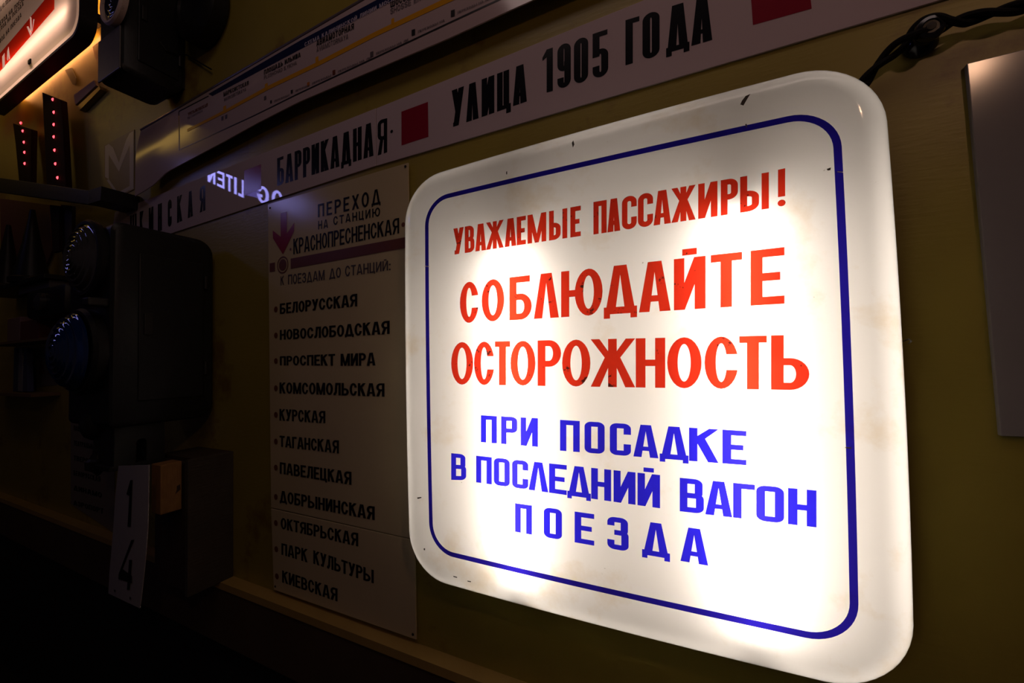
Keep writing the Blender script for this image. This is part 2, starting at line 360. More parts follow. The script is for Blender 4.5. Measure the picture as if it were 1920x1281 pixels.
def word(mb, text, L, R, y, sv=.3, sh=.13, rx=.5, ry=.5, px=None, gap=.16, spread=True):
    """L, R = (px x, py top, py bottom) of the first letter's left side and the last letter's right side, on plane y"""
    q = [at(L[0], L[1], y), at(R[0], R[1], y), at(R[0], R[2], y), at(L[0], L[2], y)]
    W = ((q[1]-q[0]).length+(q[2]-q[3]).length)/2; H = ((q[3]-q[0]).length+(q[2]-q[1]).length)/2
    X0 = (q[0].x+q[3].x)/2; X1 = (q[1].x+q[2].x)/2
    rel = [REL.get(c, 1) for c in text]
    if px:
        bounds = []
        for a, b in px:
            ym = lerp((L[1]+L[2])/2, (R[1]+R[2])/2, ((a+b)/2-L[0])/(R[0]-L[0]))
            bounds.append(((at(a, ym, y).x-X0)/(X1-X0)*W, (at(b, ym, y).x-X0)/(X1-X0)*W))
        unit = sum(b-a for a, b in bounds)/sum(rel)
    else:
        unit = W/(sum(rel)+gap*(len(text)-1)); x = 0; bounds = []
        for r in rel: bounds.append((x, x+r*unit)); x += (r+gap)*unit
    for ch, (a, b) in zip(text, bounds):
        if ch == ' ': continue
        v, f = glyph(ch, (b-a)/H, 1.0, sv*unit/H, sh, rx, ry)
        mb.add([bil(q, (a+p[0]*H)/W, 1-p[1]) for p in v], f)
def poly(mb, pts, y): mb.add([at(a, b, y) for a, b in pts], [tuple(range(len(pts)))])
def disc(mb, px, py, r, y, n=16):
    c = at(px, py, y); mb.add([c+Vector((r*math.cos(2*math.pi*k/n), 0, r*math.sin(2*math.pi*k/n))) for k in range(n)], [tuple(range(n))])
# ================================================================== SETTING
mb = MB().box((-9, 0, -0.2), (3.2, 0.12, 3.4)); tag(mb.build('wall_back', M_wall), kind='structure')
M_floor = mat('floor_dark', (0.02, 0.018, 0.016), 0.7, bump=.2)
tag(MB().box((-9, -3.2, -0.1), (3.2, 0, 0)).build('floor', M_floor), kind='structure')
M_ceil = mat('ceiling_dark', (0.010, 0.009, 0.008), 0.9)
tag(MB().box((-9, -3.2, 3.4), (3.2, 0.12, 3.5)).build('ceiling', M_ceil), kind='structure')
tag(MB().box((-9.1, -3.2, -0.1), (-9, 0.12, 3.5)).build('wall_left', M_ceil), kind='structure')
# ledge along the foot of the panelled wall
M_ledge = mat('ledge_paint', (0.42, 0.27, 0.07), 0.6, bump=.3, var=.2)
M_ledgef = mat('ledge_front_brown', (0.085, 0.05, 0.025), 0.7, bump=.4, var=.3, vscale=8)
zl = at(775, 1203, 0).z
dl = ray(775, 1231); tt = (zl-CZ)/dl.z; yl = -D+dl.y*tt
zf = at(480, 1243, yl).z
mb = MB(); mb.add([(-9, 0, zl), (2, 0, zl), (2, yl, zl), (-9, yl, zl), (-9, 0, zl-.02), (2, 0, zl-.02), (2, yl, zl-.02), (-9, yl, zl-.02)],
                  [(0, 1, 2, 3), (7, 6, 5, 4), (3, 2, 6, 7), (0, 3, 7, 4), (1, 5, 6, 2), (0, 4, 5, 1)])
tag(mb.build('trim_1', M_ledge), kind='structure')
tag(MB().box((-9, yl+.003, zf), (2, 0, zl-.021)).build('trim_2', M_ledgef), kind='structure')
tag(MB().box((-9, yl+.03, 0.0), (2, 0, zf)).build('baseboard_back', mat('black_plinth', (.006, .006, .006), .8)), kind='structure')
# ================================================================== MAIN LIGHT BOX
YF = -0.095; YR = -0.055
sign = thing('warning_light_box', 'large glowing white light box with red and blue lettering inside a blue frame', 'light box', at(1240, 680, 0))
out = [at(767.3, 345, YR), at(1651.5, 103, YR), at(1714, 1309, YR), at(777, 1072, YR)]
Wb = (out[1]-out[0]).length; Hb = (out[3]-out[0]).length
def rrect(W, H, r, ins, n=12, bow=0.0):
    """closed outline in u,v (0..1) of a rounded rectangle W x H inset by ins"""
    r = max(r-ins, 0.004); pts = []
    x0, y0, x1, y1 = ins, ins, W-ins, H-ins
    for cx, cy, a0 in ((x1-r, y0+r, 270), (x1-r, y1-r, 0), (x0+r, y1-r, 90), (x0+r, y0+r, 180)):
        for i in range(n+1):
            a = math.radians(a0+90*i/n); pts.append((cx+r*math.cos(a), cy+r*math.sin(a)))
    res = []
    for i, p in enumerate(pts):   # subdivide long sides so that they can bow
        q = pts[(i+1) % len(pts)]; res.append(p)
        if math.hypot(p[0]-q[0], p[1]-q[1]) > .15*W:
            for k in range(1, 8): res.append((lerp(p[0], q[0], k/8), lerp(p[1], q[1], k/8)))
    o = []
    for x, y in res:
        u, v = x/W, y/H
        bu = (u-.5)*2; bv = (v-.5)*2
        u += bow*bu*(1-bv*bv)/W; v += bow*bv*(1-bu*bu)/H
        o.append((u, v))
    return o
RB = 0.098
def ringpts(ins, y, bow=0.006, dr=0.0):
    return [Vector((p.x, y, p.z)) for p in (bil(out, u, v) for u, v in rrect(Wb, Hb, RB, ins, bow=bow))]
def shell(rings, cap):
    mb = MB(); n = len(rings[0]); 
    for r in rings: mb.v += r
    for i in range(len(rings)-1):
        for k in range(n): mb.f.append((i*n+k, i*n+(k+1) % n, (i+1)*n+(k+1) % n, (i+1)*n+k))
    if cap:
        b = (len(rings)-1)*n; mb.f.append(tuple(b+k for k in range(n)))
    return mb
M_acr = acrylic('milky_acrylic', (.74, .70, .67), (0.95, 0.90, 0.85))
prof = [(0.001, -0.040)]
for k in range(0, 9):
    a = k/8*math.pi/2; prof.append((0.001+0.036*(1-math.cos(a)), -0.055-0.036*math.sin(a)))
prof += [(0.06, -0.0925), (0.12, -0.0938)]
rings = [ringpts(i, y) for i, y in prof]
face = shell(rings, True).build('face_panel', M_acr, sign, smooth=True)
# housing with lip
M_house = mat('housing_metal', (.34, .33, .31), .35, metal=.85, bump=.1)
rings = [ringpts(0.004, -0.0005), ringpts(-0.0045, -0.004), ringpts(-0.0045, -0.043), ringpts(-0.002, -0.046), ringpts(0.0012, -0.044), ringpts(0.0012, -0.012)]
hs = shell(rings, False); n = len(rings[0])
hs.f.append(tuple(range(n))[::-1]); hs.f.append(tuple((len(rings)-1)*n+k for k in range(n)))
hs.build('housing', M_house, sign, smooth=True)
M_refl = mat('reflector_white', (.88, .86, .83), .8)
r2 = [ringpts(0.006, -0.0125), ringpts(0.004, -0.038)]
rf = shell(r2, False); rf.f.append(tuple(range(len(r2[0])))[::-1]); rf.build('reflector', M_refl, sign)
# tubes and holders
M_tube = emis('lit_tube', (1.0, 0.92, 0.83), 30.0)
for (xt, yt, xb, yb) in ((968, 478, 968, 1072), (1380, 412, 1397, 1160)):
    a, b = at(xt, yt, -.058), at(xb, yb, -.058); b.x = a.x
    MB().lathe([(0.0, 0), (.012, 0.001), (.012, (a-b).length), (0, (a-b).length+.001)], b, (0, 0, 1), 20).build('fluorescent_tube', M_tube, sign, smooth=True)
    for e, sgn in ((a, 1), (b, -1)): MB().box(e+Vector((-.012, -.014, 0 if sgn > 0 else -.02)), e+Vector((.012, .044, .02 if sgn > 0 else 0)), .002).build('lamp_holder', M_refl, sign)
# blue frame line on the face
YP = -0.0952
M_red = film('red_film', (0.44, 0.021, 0.008), (.05, .008, .006), sscale=48, sthr=.605)
M_blue = film('blue_film', (0.016, 0.012, 0.50), (.01, .006, .10), sthr=.68)
M_bline = film('blue_line_film', (0.010, 0.006, 0.20), (.01, .006, .08), sthr=.7)
bo = [at(796.9, 374, YP), at(1574, 197, YP), at(1611, 1218, YP), at(806, 1034, YP)]
Wl = (bo[1]-bo[0]).length; Hl = (bo[3]-bo[0]).length
def lp(ins): return [bil(bo, u, v) for u, v in rrect(Wl, Hl, 0.056, ins, bow=0.003)]
LW = 0.0088
o1, o2 = lp(0), lp(LW); n = len(o1)
mb = MB(); mb.v = o1+o2; mb.f = [(k, (k+1) % n, n+(k+1) % n, n+k) for k in range(n)]
mb.build('frame_line', M_bline, sign)
KW = dict(sv=.385, sh=.155, rx=.5, ry=.2)
mb = MB(); word(mb, 'УВАЖАЕМЫЕ', (850, 429, 477.8), (1089, 385.5, 442.6), YP, px=[(850, 869.5), (871.4, 889.5), (891.2, 911.3), (911.3, 944.4), (946.5, 968), (968.8, 986), (989, 1024.3), (1029.3, 1063.8), (1069.3, 1089)], **KW); mb.build('red_lettering', M_red, sign)
mb = MB(); word(mb, 'ПАССАЖИРЫ', (1112.6, 379, 439.9), (1441.9, 322.7, 391), YP, px=[(1112.6, 1137.6), (1139, 1163), (1166, 1194), (1196, 1224.6), (1225.4, 1258), (1258.7, 1304.4), (1309, 1345.4), (1351.3, 1383.7), (1387.6, 1441.9)], **KW); mb.build('red_lettering', M_red, sign)
mb = MB(); word(mb, '!', (1457, 318.8, 388), (1474, 315, 386), YP, px=[(1457, 1474)], sv=.5, sh=.1); mb.build('red_lettering', M_red, sign)
mb = MB(); word(mb, 'СОБЛЮДАЙТЕ', (862.3, 530.5, 606.6), (1471.2, 463.3, 569.5), YP, sv=.33, sh=.145, px=[(862.3, 897.5), (903.3, 945.5), (955, 997), (1001, 1048), (1052, 1130), (1132, 1194.6), (1198, 1257.5), (1263.4, 1323), (1332.5, 1391.5), (1407, 1471)]); mb.build('red_lettering', M_red, sign)
mb = MB(); word(mb, 'ОСТОРОЖНОСТЬ', (846, 642, 721), (1517.5, 627.6, 732), YP, sv=.33, sh=.13, px=[(846, 887), (889, 927), (928, 956.6), (957, 1004), (1008, 1052), (1054, 1107), (1107.5, 1191), (1192, 1247.3), (1251, 1315.5), (1321, 1384.6), (1386, 1437.8), (1445.7, 1517.5)]); mb.build('red_lettering', M_red, sign)
KB = dict(sv=.33, sh=.155, rx=.34, ry=.16)
mb = MB(); word(mb, 'ПРИ', (901.7, 778.8, 829.2), (1008.7, 784.3, 838.2), YP, px=[(901.7, 931.8), (939.6, 970), (976, 1008.7)], **KB); mb.build('blue_lettering', M_blue, sign)
mb = MB(); word(mb, 'ПОСАДКЕ', (1050, 787.4, 845.2), (1399.5, 808.4, 872.7), YP, px=[(1050, 1087), (1096, 1133.7), (1143.4, 1183), (1187.6, 1234.4), (1237, 1291), (1292, 1347.4), (1354.3, 1399.5)], **KB); mb.build('blue_lettering', M_blue, sign)
mb = MB(); word(mb, 'В', (846, 849.9, 900), (874, 852.6, 900.7), YP, px=[(846, 874)], **KB); mb.build('blue_lettering', M_blue, sign)
mb = MB(); word(mb, 'ПОСЛЕДНИЙ', (892.8, 854.6, 904.6), (1237.5, 890.9, 953.4), YP, px=[(892.8, 922), (926, 956), (960, 990.5), (991, 1028), (1029.5, 1062.6), (1063.8, 1107.8), (1108.5, 1145.8), (1150.5, 1191.5), (1195.4, 1237.5)], **KB); mb.build('blue_lettering', M_blue, sign)
mb = MB(); word(mb, 'ВАГОН', (1274.6, 896, 958.9), (1530.8, 920, 989.2), YP, px=[(1274.6, 1319.7), (1322.4, 1373), (1374.5, 1415.4), (1418, 1470), (1477.6, 1530.8)], **KB); mb.build('blue_lettering', M_blue, sign)
mb = MB(); word(mb, 'ПОЕЗДА', (965.8, 943.6, 997.5), (1327.7, 994.5, 1061), YP, px=[(965.8, 997.4), (1019.7, 1053.6), (1077.5, 1114), (1138.8, 1178.6), (1204, 1256), (1276, 1327.7)], **KB); mb.build('blue_lettering', M_blue, sign)
# scratches and chips on the face
M_chip = mat('chip_dark', (.05, .035, .02), .6)
mb = MB()
for pts in ([(1391, 189), (1398, 180), (1407, 176), (1402, 184), (1394, 198), (1388, 196)], [(1072, 268), (1075, 263), (1077, 271), (1074, 277)], [(1397, 233), (1400, 232), (1401, 238), (1399, 240)],
            [(949, 322), (951, 321), (951, 327), (949, 327)], [(1550, 317), (1558, 314), (1557, 319), (1552, 320)], [(794, 1029), (797, 1028), (797, 1032), (795, 1032)],
            [(850, 1080), (857, 1082), (857, 1084), (850, 1082)], [(876, 1089), (883, 1090), (883, 1092), (877, 1091)], [(782, 933), (790, 932), (790, 934), (783, 936)]):
    mb = MB(); poly(mb, pts, -0.0955); mb.build('paint_chip', M_chip, sign)

M_scr = mat('scratch_white', (.7, .66, .6), .6, emit=None)
mb = MB()
for pts in ([(1584, 838), (1596, 839), (1596, 842), (1584, 840)], [(796, 498), (806, 499.5), (806, 501), (796, 500)], [(1570, 321), (1581, 322), (1581, 324), (1570, 323)]):
    mb = MB(); poly(mb, pts, -0.0956); mb.build('scratch', M_scr, sign)
# wire clip at the right rim
MB().tube([at(1694, 640, -.03), at(1704, 636, -.045), at(1709, 640, -.045), at(1704, 644, -.03)], .0009, 6).build('wire_hook', M_house, sign)
# ================================================================== STATION NAME STRIP (two plates)
def zat(px, py): return at(px, py, -.004).z
zt, zb = zat(705, 203), zat(705, 311)
ps = thing('station_name_plate', 'long glossy white plate reading БАРРИКАДНА, partly behind the big black lantern', 'sign', at(500, 360, 0))
slab('plate', [(215, 398), (704.4, 203), (704.4, 311), (205, 476)], M_strip, th=.004, parent=ps)
KS = dict(sv=.44, sh=.11, rx=.5, ry=.16)
mb = MB()
word(mb, 'ШКИНСКАЯ', (246, 404, 458), (384.6, 347, 394.5), -.0043, px=[(244, 256), (262, 269), (279, 287.5), (296, 303.5), (314.7, 321.8), (332, 341.6), (352, 361.5), (374.5, 385)], **KS)
mb.build('black_lettering', M_black, ps)
mb = MB()
word(mb, 'БАРРИКАДНА', (519.6, 297, 348.7), (700.3, 228, 292), -.0043, gap=.2, **KS)
mb.build('black_lettering', M_black, ps)
mb = MB(); poly(mb, [(458, 320), (489.5, 308), (489.5, 354), (458, 367)], -.0043); mb.build('red_square', M_crim, ps)
pr = thing('station_name_plate', 'long glossy white plate reading УЛИЦА 1905 ГОДА with a crimson square at each side of the name', 'sign', at(1200, 130, 0))
xr = at(1919, 0, 0).x+.35
P = [at(705.6, 203, -.004), Vector((xr, -.004, zat(1100, 34))), Vector((xr, -.004, zat(1783, 0))), at(705.6, 311, -.004)]
MB().prism(P, (0, .0036, 0), .0008).build('plate', M_strip, pr)
mb = MB()
word(mb, 'Я', (707.6, 226, 292), (726, 221.5, 285.5), -.0043, px=[(708, 726)], sv=.36, sh=.11, rx=.5, ry=.16)
mb.build('black_lettering', M_black, pr)
mb = MB(); disc(mb, 734.3, 246.6, .0042, -.0043); mb.build('black_dot', M_black, pr)
mb = MB(); word(mb, 'УЛИЦА', (846.8, 170, 239), (988, 117.5, 190), -.0043, px=[(846.8, 870), (874, 897.5), (903, 927), (931.8, 958), (961.6, 988)], **KS); mb.build('black_lettering', M_black, pr)
mb = MB(); word(mb, '1905', (1017, 95.6, 176), (1140.6, 54, 140), -.0043, px=[(1017, 1036.7), (1045, 1070.4), (1076, 1103), (1111, 1140.6)], **KS); mb.build('black_lettering', M_black, pr)
mb = MB(); word(mb, 'ГОДА', (1172.6, 38, 122.6), (1335.8, -12, 74.5), -.0043, px=[(1172.6, 1199), (1204.5, 1237), (1248.7, 1293), (1296, 1335.8)], **KS); mb.build('black_lettering', M_black, pr)
mb = MB(); poly(mb, [(752.6, 209.5), (802.4, 191), (803.3, 256.5), (752.8, 272.8)], -.0043); mb.build('red_square', M_crim, pr)
mb = MB(); poly(mb, [(1406, -35), (1512, -70), (1522, 16), (1411.8, 47)], -.0043); mb.build('red_square', M_crim, pr)
# ================================================================== TRANSFER BOARD
bd = thing('transfer_board', 'tall off-white information board listing stations, crimson arrow and brown line at its top', 'sign', at(640, 1100, 0))
YB = -.0046
slab('board', [(502, 383), (765, 305), (777, 1012), (508, 952)], M_board, th=.004, parent=bd, y=-.0044)
slab('lower_board', [(508, 954), (777.5, 1014), (780, 1200), (513, 1106)], M_board, th=.0045, parent=bd, y=-.0044)
YT = -.0044-.0049
KH = dict(sv=.325, sh=.15, rx=.5, ry=.5)
KN = dict(sv=.24, sh=.12, rx=.5, ry=.5)
def brd(specs, m=M_black, name='black_lettering', y=YT, **kw):
    for t, L, R in specs:
        mb = MB(); word(mb, t.replace('Л', 'ʌ'), L, R, y, **kw); mb.build(name, m, bd)
brd([('ПЕРЕХОД', (596, 383.5, 407.7), (713.5, 353, 381.8))], sv=.26, sh=.13, gap=.38)
brd([('НА', (596.5, 414.5, 430.5), (615, 411, 427.2)), ('СТАНЦИЮ', (625, 406.3, 422.2), (712.6, 388.4, 404.6))], sv=.24, sh=.14, gap=.36)
brd([('КРАСНОПРЕСНЕНСКАЯ', (550, 448, 477), (748.5, 408.3, 437.4))], sv=.28, sh=.12, gap=.12)
brd([('К', (526, 518.5, 535), (532.3, 516.8, 533.5)), ('ПОЕЗДАМ', (540, 515.4, 533.7), (608.6, 506, 524.8)), ('ДО', (617.4, 504.5, 523), (639.2, 500.7, 519.5)), ('СТАНЦИЙ:', (647, 498.9, 518.5), (732.5, 488, 506.5))], m=mat('grey_print', (.06, .045, .035), .4), **KN)
for t, L, R in [('БЕЛОРУССКАЯ', (524.6, 569.5, 588.8), (669.8, 550.7, 574)), ('НОВОСЛОБОДСКАЯ', (524.6, 619, 637.2), (730.7, 601.3, 626.3)),
                ('КОМСОМОЛЬСКАЯ', (524, 717.2, 737.6), (721, 719, 744)), ('КУРСКАЯ', (524, 767, 788.4), (610, 771, 793.8)), ('ТАГАНСКАЯ', (524, 817, 837.4), (635.5, 826, 850.5)),
                ('ПАВЕЛЕЦКАЯ', (524.5, 866.8, 888), (659, 885, 909.4)), ('ДОБРЫНИНСКАЯ', (524.5, 919.9, 941.6), (702.6, 950.2, 975.6)), ('ОКТЯБРЬСКАЯ', (526.3, 970.6, 991.5), (671.7, 1000, 1025)),
                ('КИЕВСКАЯ', (529, 1069.5, 1092), (632.8, 1104, 1128.4))]:
    brd([(t, L, R)], gap=.10, **KH)
brd([('ПРОСПЕКТ', (524.6, 668.4, 685), (628.3, 663.7, 685.6)), ('МИРА', (638.6, 663.7, 686), (704, 661.2, 685.6))], gap=.10, **KH)
brd([('ПАРК', (527.6, 1018.7, 1040), (576.6, 1030, 1055)), ('КУЛЬТУРЫ', (587.4, 1031.8, 1057), (700.8, 1069.4, 1094.4))], gap=.10, **KH)
for i, yb in enumerate((580, 629, 677, 728, 778, 828, 877, 932, 981, 1030, 1081)):
    mb = MB(); disc(mb, 517.2+(i > 8)*.8+(i > 9)*1.2, yb, .0082, YT); mb.build('bullet', M_brown, bd)
for a, b, r in ((544.6, 467.4, .004), (756, 421.2, .0055)): mb = MB(); disc(mb, a, b, r, YT); mb.build('brown_dot', M_brown, bd)
mb = MB(); poly(mb, [(545, 485), (765.3, 443.8), (766, 463.8), (545, 504)], YT); poly(mb, [(505.5, 494), (515.5, 492), (515.5, 508.5), (505.5, 510)], YT); mb.build('brown_line', M_brown, bd)
mb = MB(); c = at(530, 496.7, YT)
r0, r1, r2 = .0245, .021, .0165
n = 28
mb.v = [c+Vector((r*math.cos(2*math.pi*k/n), 0, r*math.sin(2*math.pi*k/n))) for r in (r0, r1) for k in range(n)]
mb.f = [(k, (k+1) % n, n+(k+1) % n, n+k) for k in range(n)]
mb.build('station_ring', M_brown, bd)
mb = MB(); disc(mb, 530, 496.7, r2, YT, 24); mb.build('station_disc', M_brown, bd)
mb = MB(); poly(mb, [(526, 400), (537.8, 397), (538, 430), (526.3, 433)], YT); poly(mb, [(511.3, 432), (526.3, 444), (530.5, 477), (511.8, 447)], YT); poly(mb, [(551.8, 417.5), (551.5, 433), (530.5, 477), (537.6, 438)], YT)
poly(mb, [(526.3, 432.5), (538, 429.5), (537.6, 440), (530.5, 477), (526.3, 445)], YT)
mb.build('crimson_arrow', M_crim, bd)
for a, b in ((506, 390), (760, 312), (774, 1190), (516, 1100)):
    c = at(a, b, -.0094); mb = MB(); mb.lathe([(.0032, 0), (.0028, .0012), (.0012, .0018), (0, .0018)], c+Vector((0, .0004, 0)), n=12); mb.build('screw_head', M_iron2, bd)
# ================================================================== LINE DIAGRAM PANEL (upper)
M_rail = mat('diagram_plastic', (0.55, 0.42, 0.42), .12, var=.05, spec=.9)
M_railedge = mat('diagram_edge', (.16, .13, .14), .3)
lm = thing('line_diagram_panel', 'long curved line diagram with dark blue header and yellow route line', 'sign', at(600, 150, 0))
YD = -.032
# curved sheet: rows from the upper rim to the lower lip; the lower left corner curls down
def lerppx(a, b, t): return (lerp(a[0], b[0], t), lerp(a[1], b[1], t))
topL, topR = (255, 250), (1010, -192)
def lowpt(t):
    x = lerp(253, 1250, t)
    k = [(253, 368), (270, 358), (287, 347), (312, 323), (353, 301), (415, 268), (480, 232), (560, 191), (835.6, 74), (985, 6), (1250, -112)]
    for (a, b), (c, d) in zip(k, k[1:]):
        if x <= c: return (x, lerp(b, d, (x-a)/(c-a)))
    return k[-1]
N = 60; T = [(i/N)**1.6 for i in range(N+1)]
rows = []
def dy(s): return YD*(0.5+0.5*math.sin(min(s*1.8, 1)*math.pi/2))   # bulges away from the wall
cols = []
for t in T:
    lp_ = lowpt(t)
    pl = at(lp_[0], lp_[1], dy(1))
    # upper rim point at the same world x
    tz = at(topL[0], topL[1], dy(0)); tz2 = at(682, 0, dy(0)); zz = lerp(tz.z, tz2.z, (pl.x-tz.x)/(tz2.x-tz.x))
    pt = Vector((pl.x, dy(0), zz))
    col = []
    for j in range(9):
        s = j/8; p = lerp(pt, pl, s); p.y = dy(s); col.append(p)
    cols.append(col)
mb = MB()
for k in (0, .003):
    for col in cols: mb.v += [p+Vector((0, k, 0)) for p in col]
nn = (N+1)*9
for i in range(N):
    for j in range(8):
        a = i*9+j; mb.f.append((a, a+9, a+10, a+1)); mb.f.append((nn+a, nn+a+1, nn+a+10, nn+a+9))
    a = i*9; mb.f.append((a, nn+a, nn+a+9, a+9)); a = i*9+8; mb.f.append((a, a+9, nn+a+9, nn+a))
for j in range(8):
    a = j; mb.f.append((a, a+1, nn+a+1, nn+a)); a = N*9+j; mb.f.append((a, nn+a, nn+a+1, a+1))
mb.build('sheet', M_rail, lm, smooth=True)
MB().tube([c[0]+Vector((0, .001, .002)) for c in cols], .0045, 8).build('upper_rim', M_railedge, lm, smooth=True)
MB().box((cols[0][0].x+.05, dy(0)+.004, cols[0][0].z-.05), (cols[-1][0].x-.1, -.0004, cols[0][0].z-.02), .001).build('mounting_batten', M_iron, lm)
def surf(px, py, lift=.0006):
    """point of the curved sheet seen at the pixel"""
    y = dy(.5)
    for _ in range(8):
        p = at(px, py, y); i = min(range(len(cols)), key=lambda k: abs(cols[k][0].x-p.x)); c = cols[i]
        s = (c[0].z-p.z)/max(c[0].z-c[-1].z, 1e-6); y = dy(min(1, max(0, s)))
    p = at(px, py, y-lift); return p
def rstrip(name, m, top, bot, n=24, lift=.0006):
    """band between two pixel polylines [(x,y),(x,y)...] lying on the sheet"""
    def ev(pl, t):
        L = [0]
        for a, b in zip(pl, pl[1:]): L.append(L[-1]+math.hypot(b[0]-a[0], b[1]-a[1]))
        d = t*L[-1]
        for k in range(len(pl)-1):
            if d <= L[k+1] or k == len(pl)-2: return lerppx(pl[k], pl[k+1], (d-L[k])/(L[k+1]-L[k]))
    mb = MB()
    for i in range(n+1):
        a, b = ev(top, i/n), ev(bot, i/n); mb.v += [surf(*a, lift), surf(*lerppx(a, b, .5), lift), surf(*b, lift)]
    for i in range(n):
        for j in range(2):
            a = i*3+j; mb.f.append((a, a+3, a+4, a+1))
    return mb.build(name, m, lm, smooth=True)
def rword(mb, t, L, R, lift=.0011, **kw):
    tmp = MB(); word(tmp, t.replace('Л', 'ʌ'), L, R, YD, **kw)
    for v in tmp.v:
        d = v-CAM; q = Vector((d.dot(rt), d.dot(up), d.dot(fw))); px = 960+FPX*q.x/q.z; py = 640.5-FPX*q.y/q.z
        v.xyz = surf(px, py, lift)
    mb.add(tmp.v, tmp.f)
M_navy = mat('navy_print', (.012, .016, .07), .25)
M_yel = mat('yellow_print', (.72, .33, .012), .25)
M_dk = mat('charcoal_print', (.02, .018, .022), .3)
M_lt = mat('pale_print', (.5, .42, .5), .3)
rstrip('header_band', M_navy, [(391, 176), (560, 77.5), (700, 3), (860, -80)], [(398, 180), (560, 94), (700, 20), (860, -62)])
mb = MB(); rword(mb, 'СХЕМА КАЛИНИНСКОЙ ЛИНИИ МОСКОВСКОГО', (571, 80.2, 87.8), (790, -33.5, -25), sv=.3, sh=.15, gap=.2); mb.build('header_lettering', M_lt, lm)
rstrip('route_line', M_yel, [(351, 242), (420, 207), (502, 161), (600, 113.5), (700, 61), (836, -4), (960, -62)], [(351, 247), (420, 213), (502, 168.5), (600, 122), (700, 70.5), (836, 7), (960, -49)])
rstrip('print_border', M_dk, [(335, 208), (391, 179)], [(335, 210), (391, 181)])
rstrip('print_border', M_dk, [(334.5, 210), (335, 282)], [(336, 210), (336.5, 282)])
rstrip('lower_line', M_dk, [(335, 281), (480, 214), (560, 174), (934, -2), (1000, -32)], [(335, 282.5), (480, 216), (560, 176.5), (934, 1.5), (1000, -28)])
for x, y in ((421, 205), (499, 163), (594, 113), (736, 41)):
    rstrip('station_tick', M_yel, [(x-2.5, y-5), (x+2.5, y-8)], [(x-2.5, y+5), (x+3.5, y+3)], n=2, lift=.0009)
for t, L, R in [('ТРЕТЬЯКОВСКАЯ', (352, 212, 217), (389, 193, 199)), ('МАРКСИСТСКАЯ', (419, 173, 181), (466, 151, 158.5)), ('ПЛОЩАДЬ ИЛЬИЧА', (495, 131.5, 140), (563.5, 97.5, 106)),
                ('АВИАМОТОРНАЯ', (593.3, 75, 86.6), (663.5, 43, 54.5)), ('ШОССЕ ЭНТУЗИАСТОВ', (732, 2.5, 13.8), (855, -52, -40))]:
    mb = MB(); rword(mb, t, L, R, sv=.33, sh=.16, gap=.16); mb.build('station_lettering', M_brown if t[0] == 'Т' else M_dk, lm)
M_gr = mat('thin_grey_print', (.11, .09, .10), .3)
for t, L, R in [('TRETYAKOVSKAYA', (351, 220, 224), (380, 205, 209)), ('MARKSISTSKAYA', (420, 184, 190), (461, 164, 170)), ('PLOSHCHAD ILYICHA', (495, 142, 149), (556, 114, 120.5)), ('AVIAMOTORNAYA', (593.7, 88, 97.5), (652.8, 63, 72)), ('SHOSSE ENTUZIASTOV', (732, 16, 26.5), (850, -38, -28))]:
    mb = MB(); rword(mb, t, L, R, sv=.2, sh=.12, gap=.2); mb.build('latin_lettering', M_gr, lm)
# legend: icons with two fine lines of small print each
for k, (x, y, ln, m) in enumerate([(508, 191, 28, M_dk), (547, 172, 26, M_dk), (578, 158, 38, mat('orange_print', (.5, .16, .02), .3)), (626, 136, 62, M_brown), (697, 102, 60, M_gr), (775, 61, 50, M_dk), (849, 25, 60, M_dk)]):
    s = 2.2+k*.5
    rstrip('legend_icon', m, [(x-s*.7, y-s), (x+s*.7, y-s*1.5)], [(x-s*.7, y+s*1.3), (x+s*.7, y+s*.9)], n=2, lift=.0009)
    mb = MB(); rword(mb, 'ПЕРЕХОДЫ НА ЛИНИИ'[:max(8, int(ln/4.2))], (x+s+4, y-2.2-s*.3, y+.6), (x+s+4+ln, y-2.2-s*.3-ln*.44, y+.6-ln*.44), sv=.25, sh=.14, gap=.15); mb.build('legend_lettering', M_gr, lm)
for x, y in ((417, 222), (424, 219), (497, 184)):
    rstrip('transfer_mark', M_gr, [(x-2, y-3), (x+2, y-5)], [(x-2, y+4), (x+2, y+2)], n=2, lift=.0009)
# ================================================================== BLANK PANEL (right)
M_blank = mat('grey_white_panel', (0.26, 0.235, 0.24), .14, var=.04)
bp = tag(MB().prism([at(1813, 119, -.008), at(1920, 91, -.008)+Vector((.3, 0, 0)), Vector((at(1920, 91, -.008).x+.3, -.008, at(1877, 818, -.008).z)), at(1877, 818, -.008)], (0, .0076, 0), .001).build('blank_panel', M_blank),
    'blank pale grey panel with sharp corners, below the twisted cable', 'panel')
# ================================================================== TWISTED CABLE AND INSULATOR
M_cable = mat('black_cable', (.008, .007, .007), .8, spec=.15, bump=.4, bscale=(300, 300, 300))
M_ceram = mat('black_ceramic', (.012, .012, .013), .18)
cab = thing('twisted_cable', 'black twisted two-core cable running from the light box up over a wall insulator', 'cable', at(1735, 60, 0))
cp = [(1598, 186, -.014), (1612, 166, -.016), (1640, 130, -.018), (1670, 100, -.02), (1700, 75, -.028), (1735, 50, -.03), (1775, 47, -.028), (1830, 32, -.02), (1890, 18, -.02), (1950, 6, -.018), (2040, -20, -.018)]
def smoothpath(P, per=16):
    o = []
    for i in range(len(P)-1):
        p0, p1, p2, p3 = P[max(i-1, 0)], P[i], P[i+1], P[min(i+2, len(P)-1)]
        for k in range(per):
            t = k/per; o.append(0.5*((2*p1)+(-p0+p2)*t+(2*p0-5*p1+4*p2-p3)*t*t+(-p0+3*p1-3*p2+p3)*t**3))
    o.append(P[-1]); return o
path = smoothpath([at(a, b, y) for a, b, y in cp])
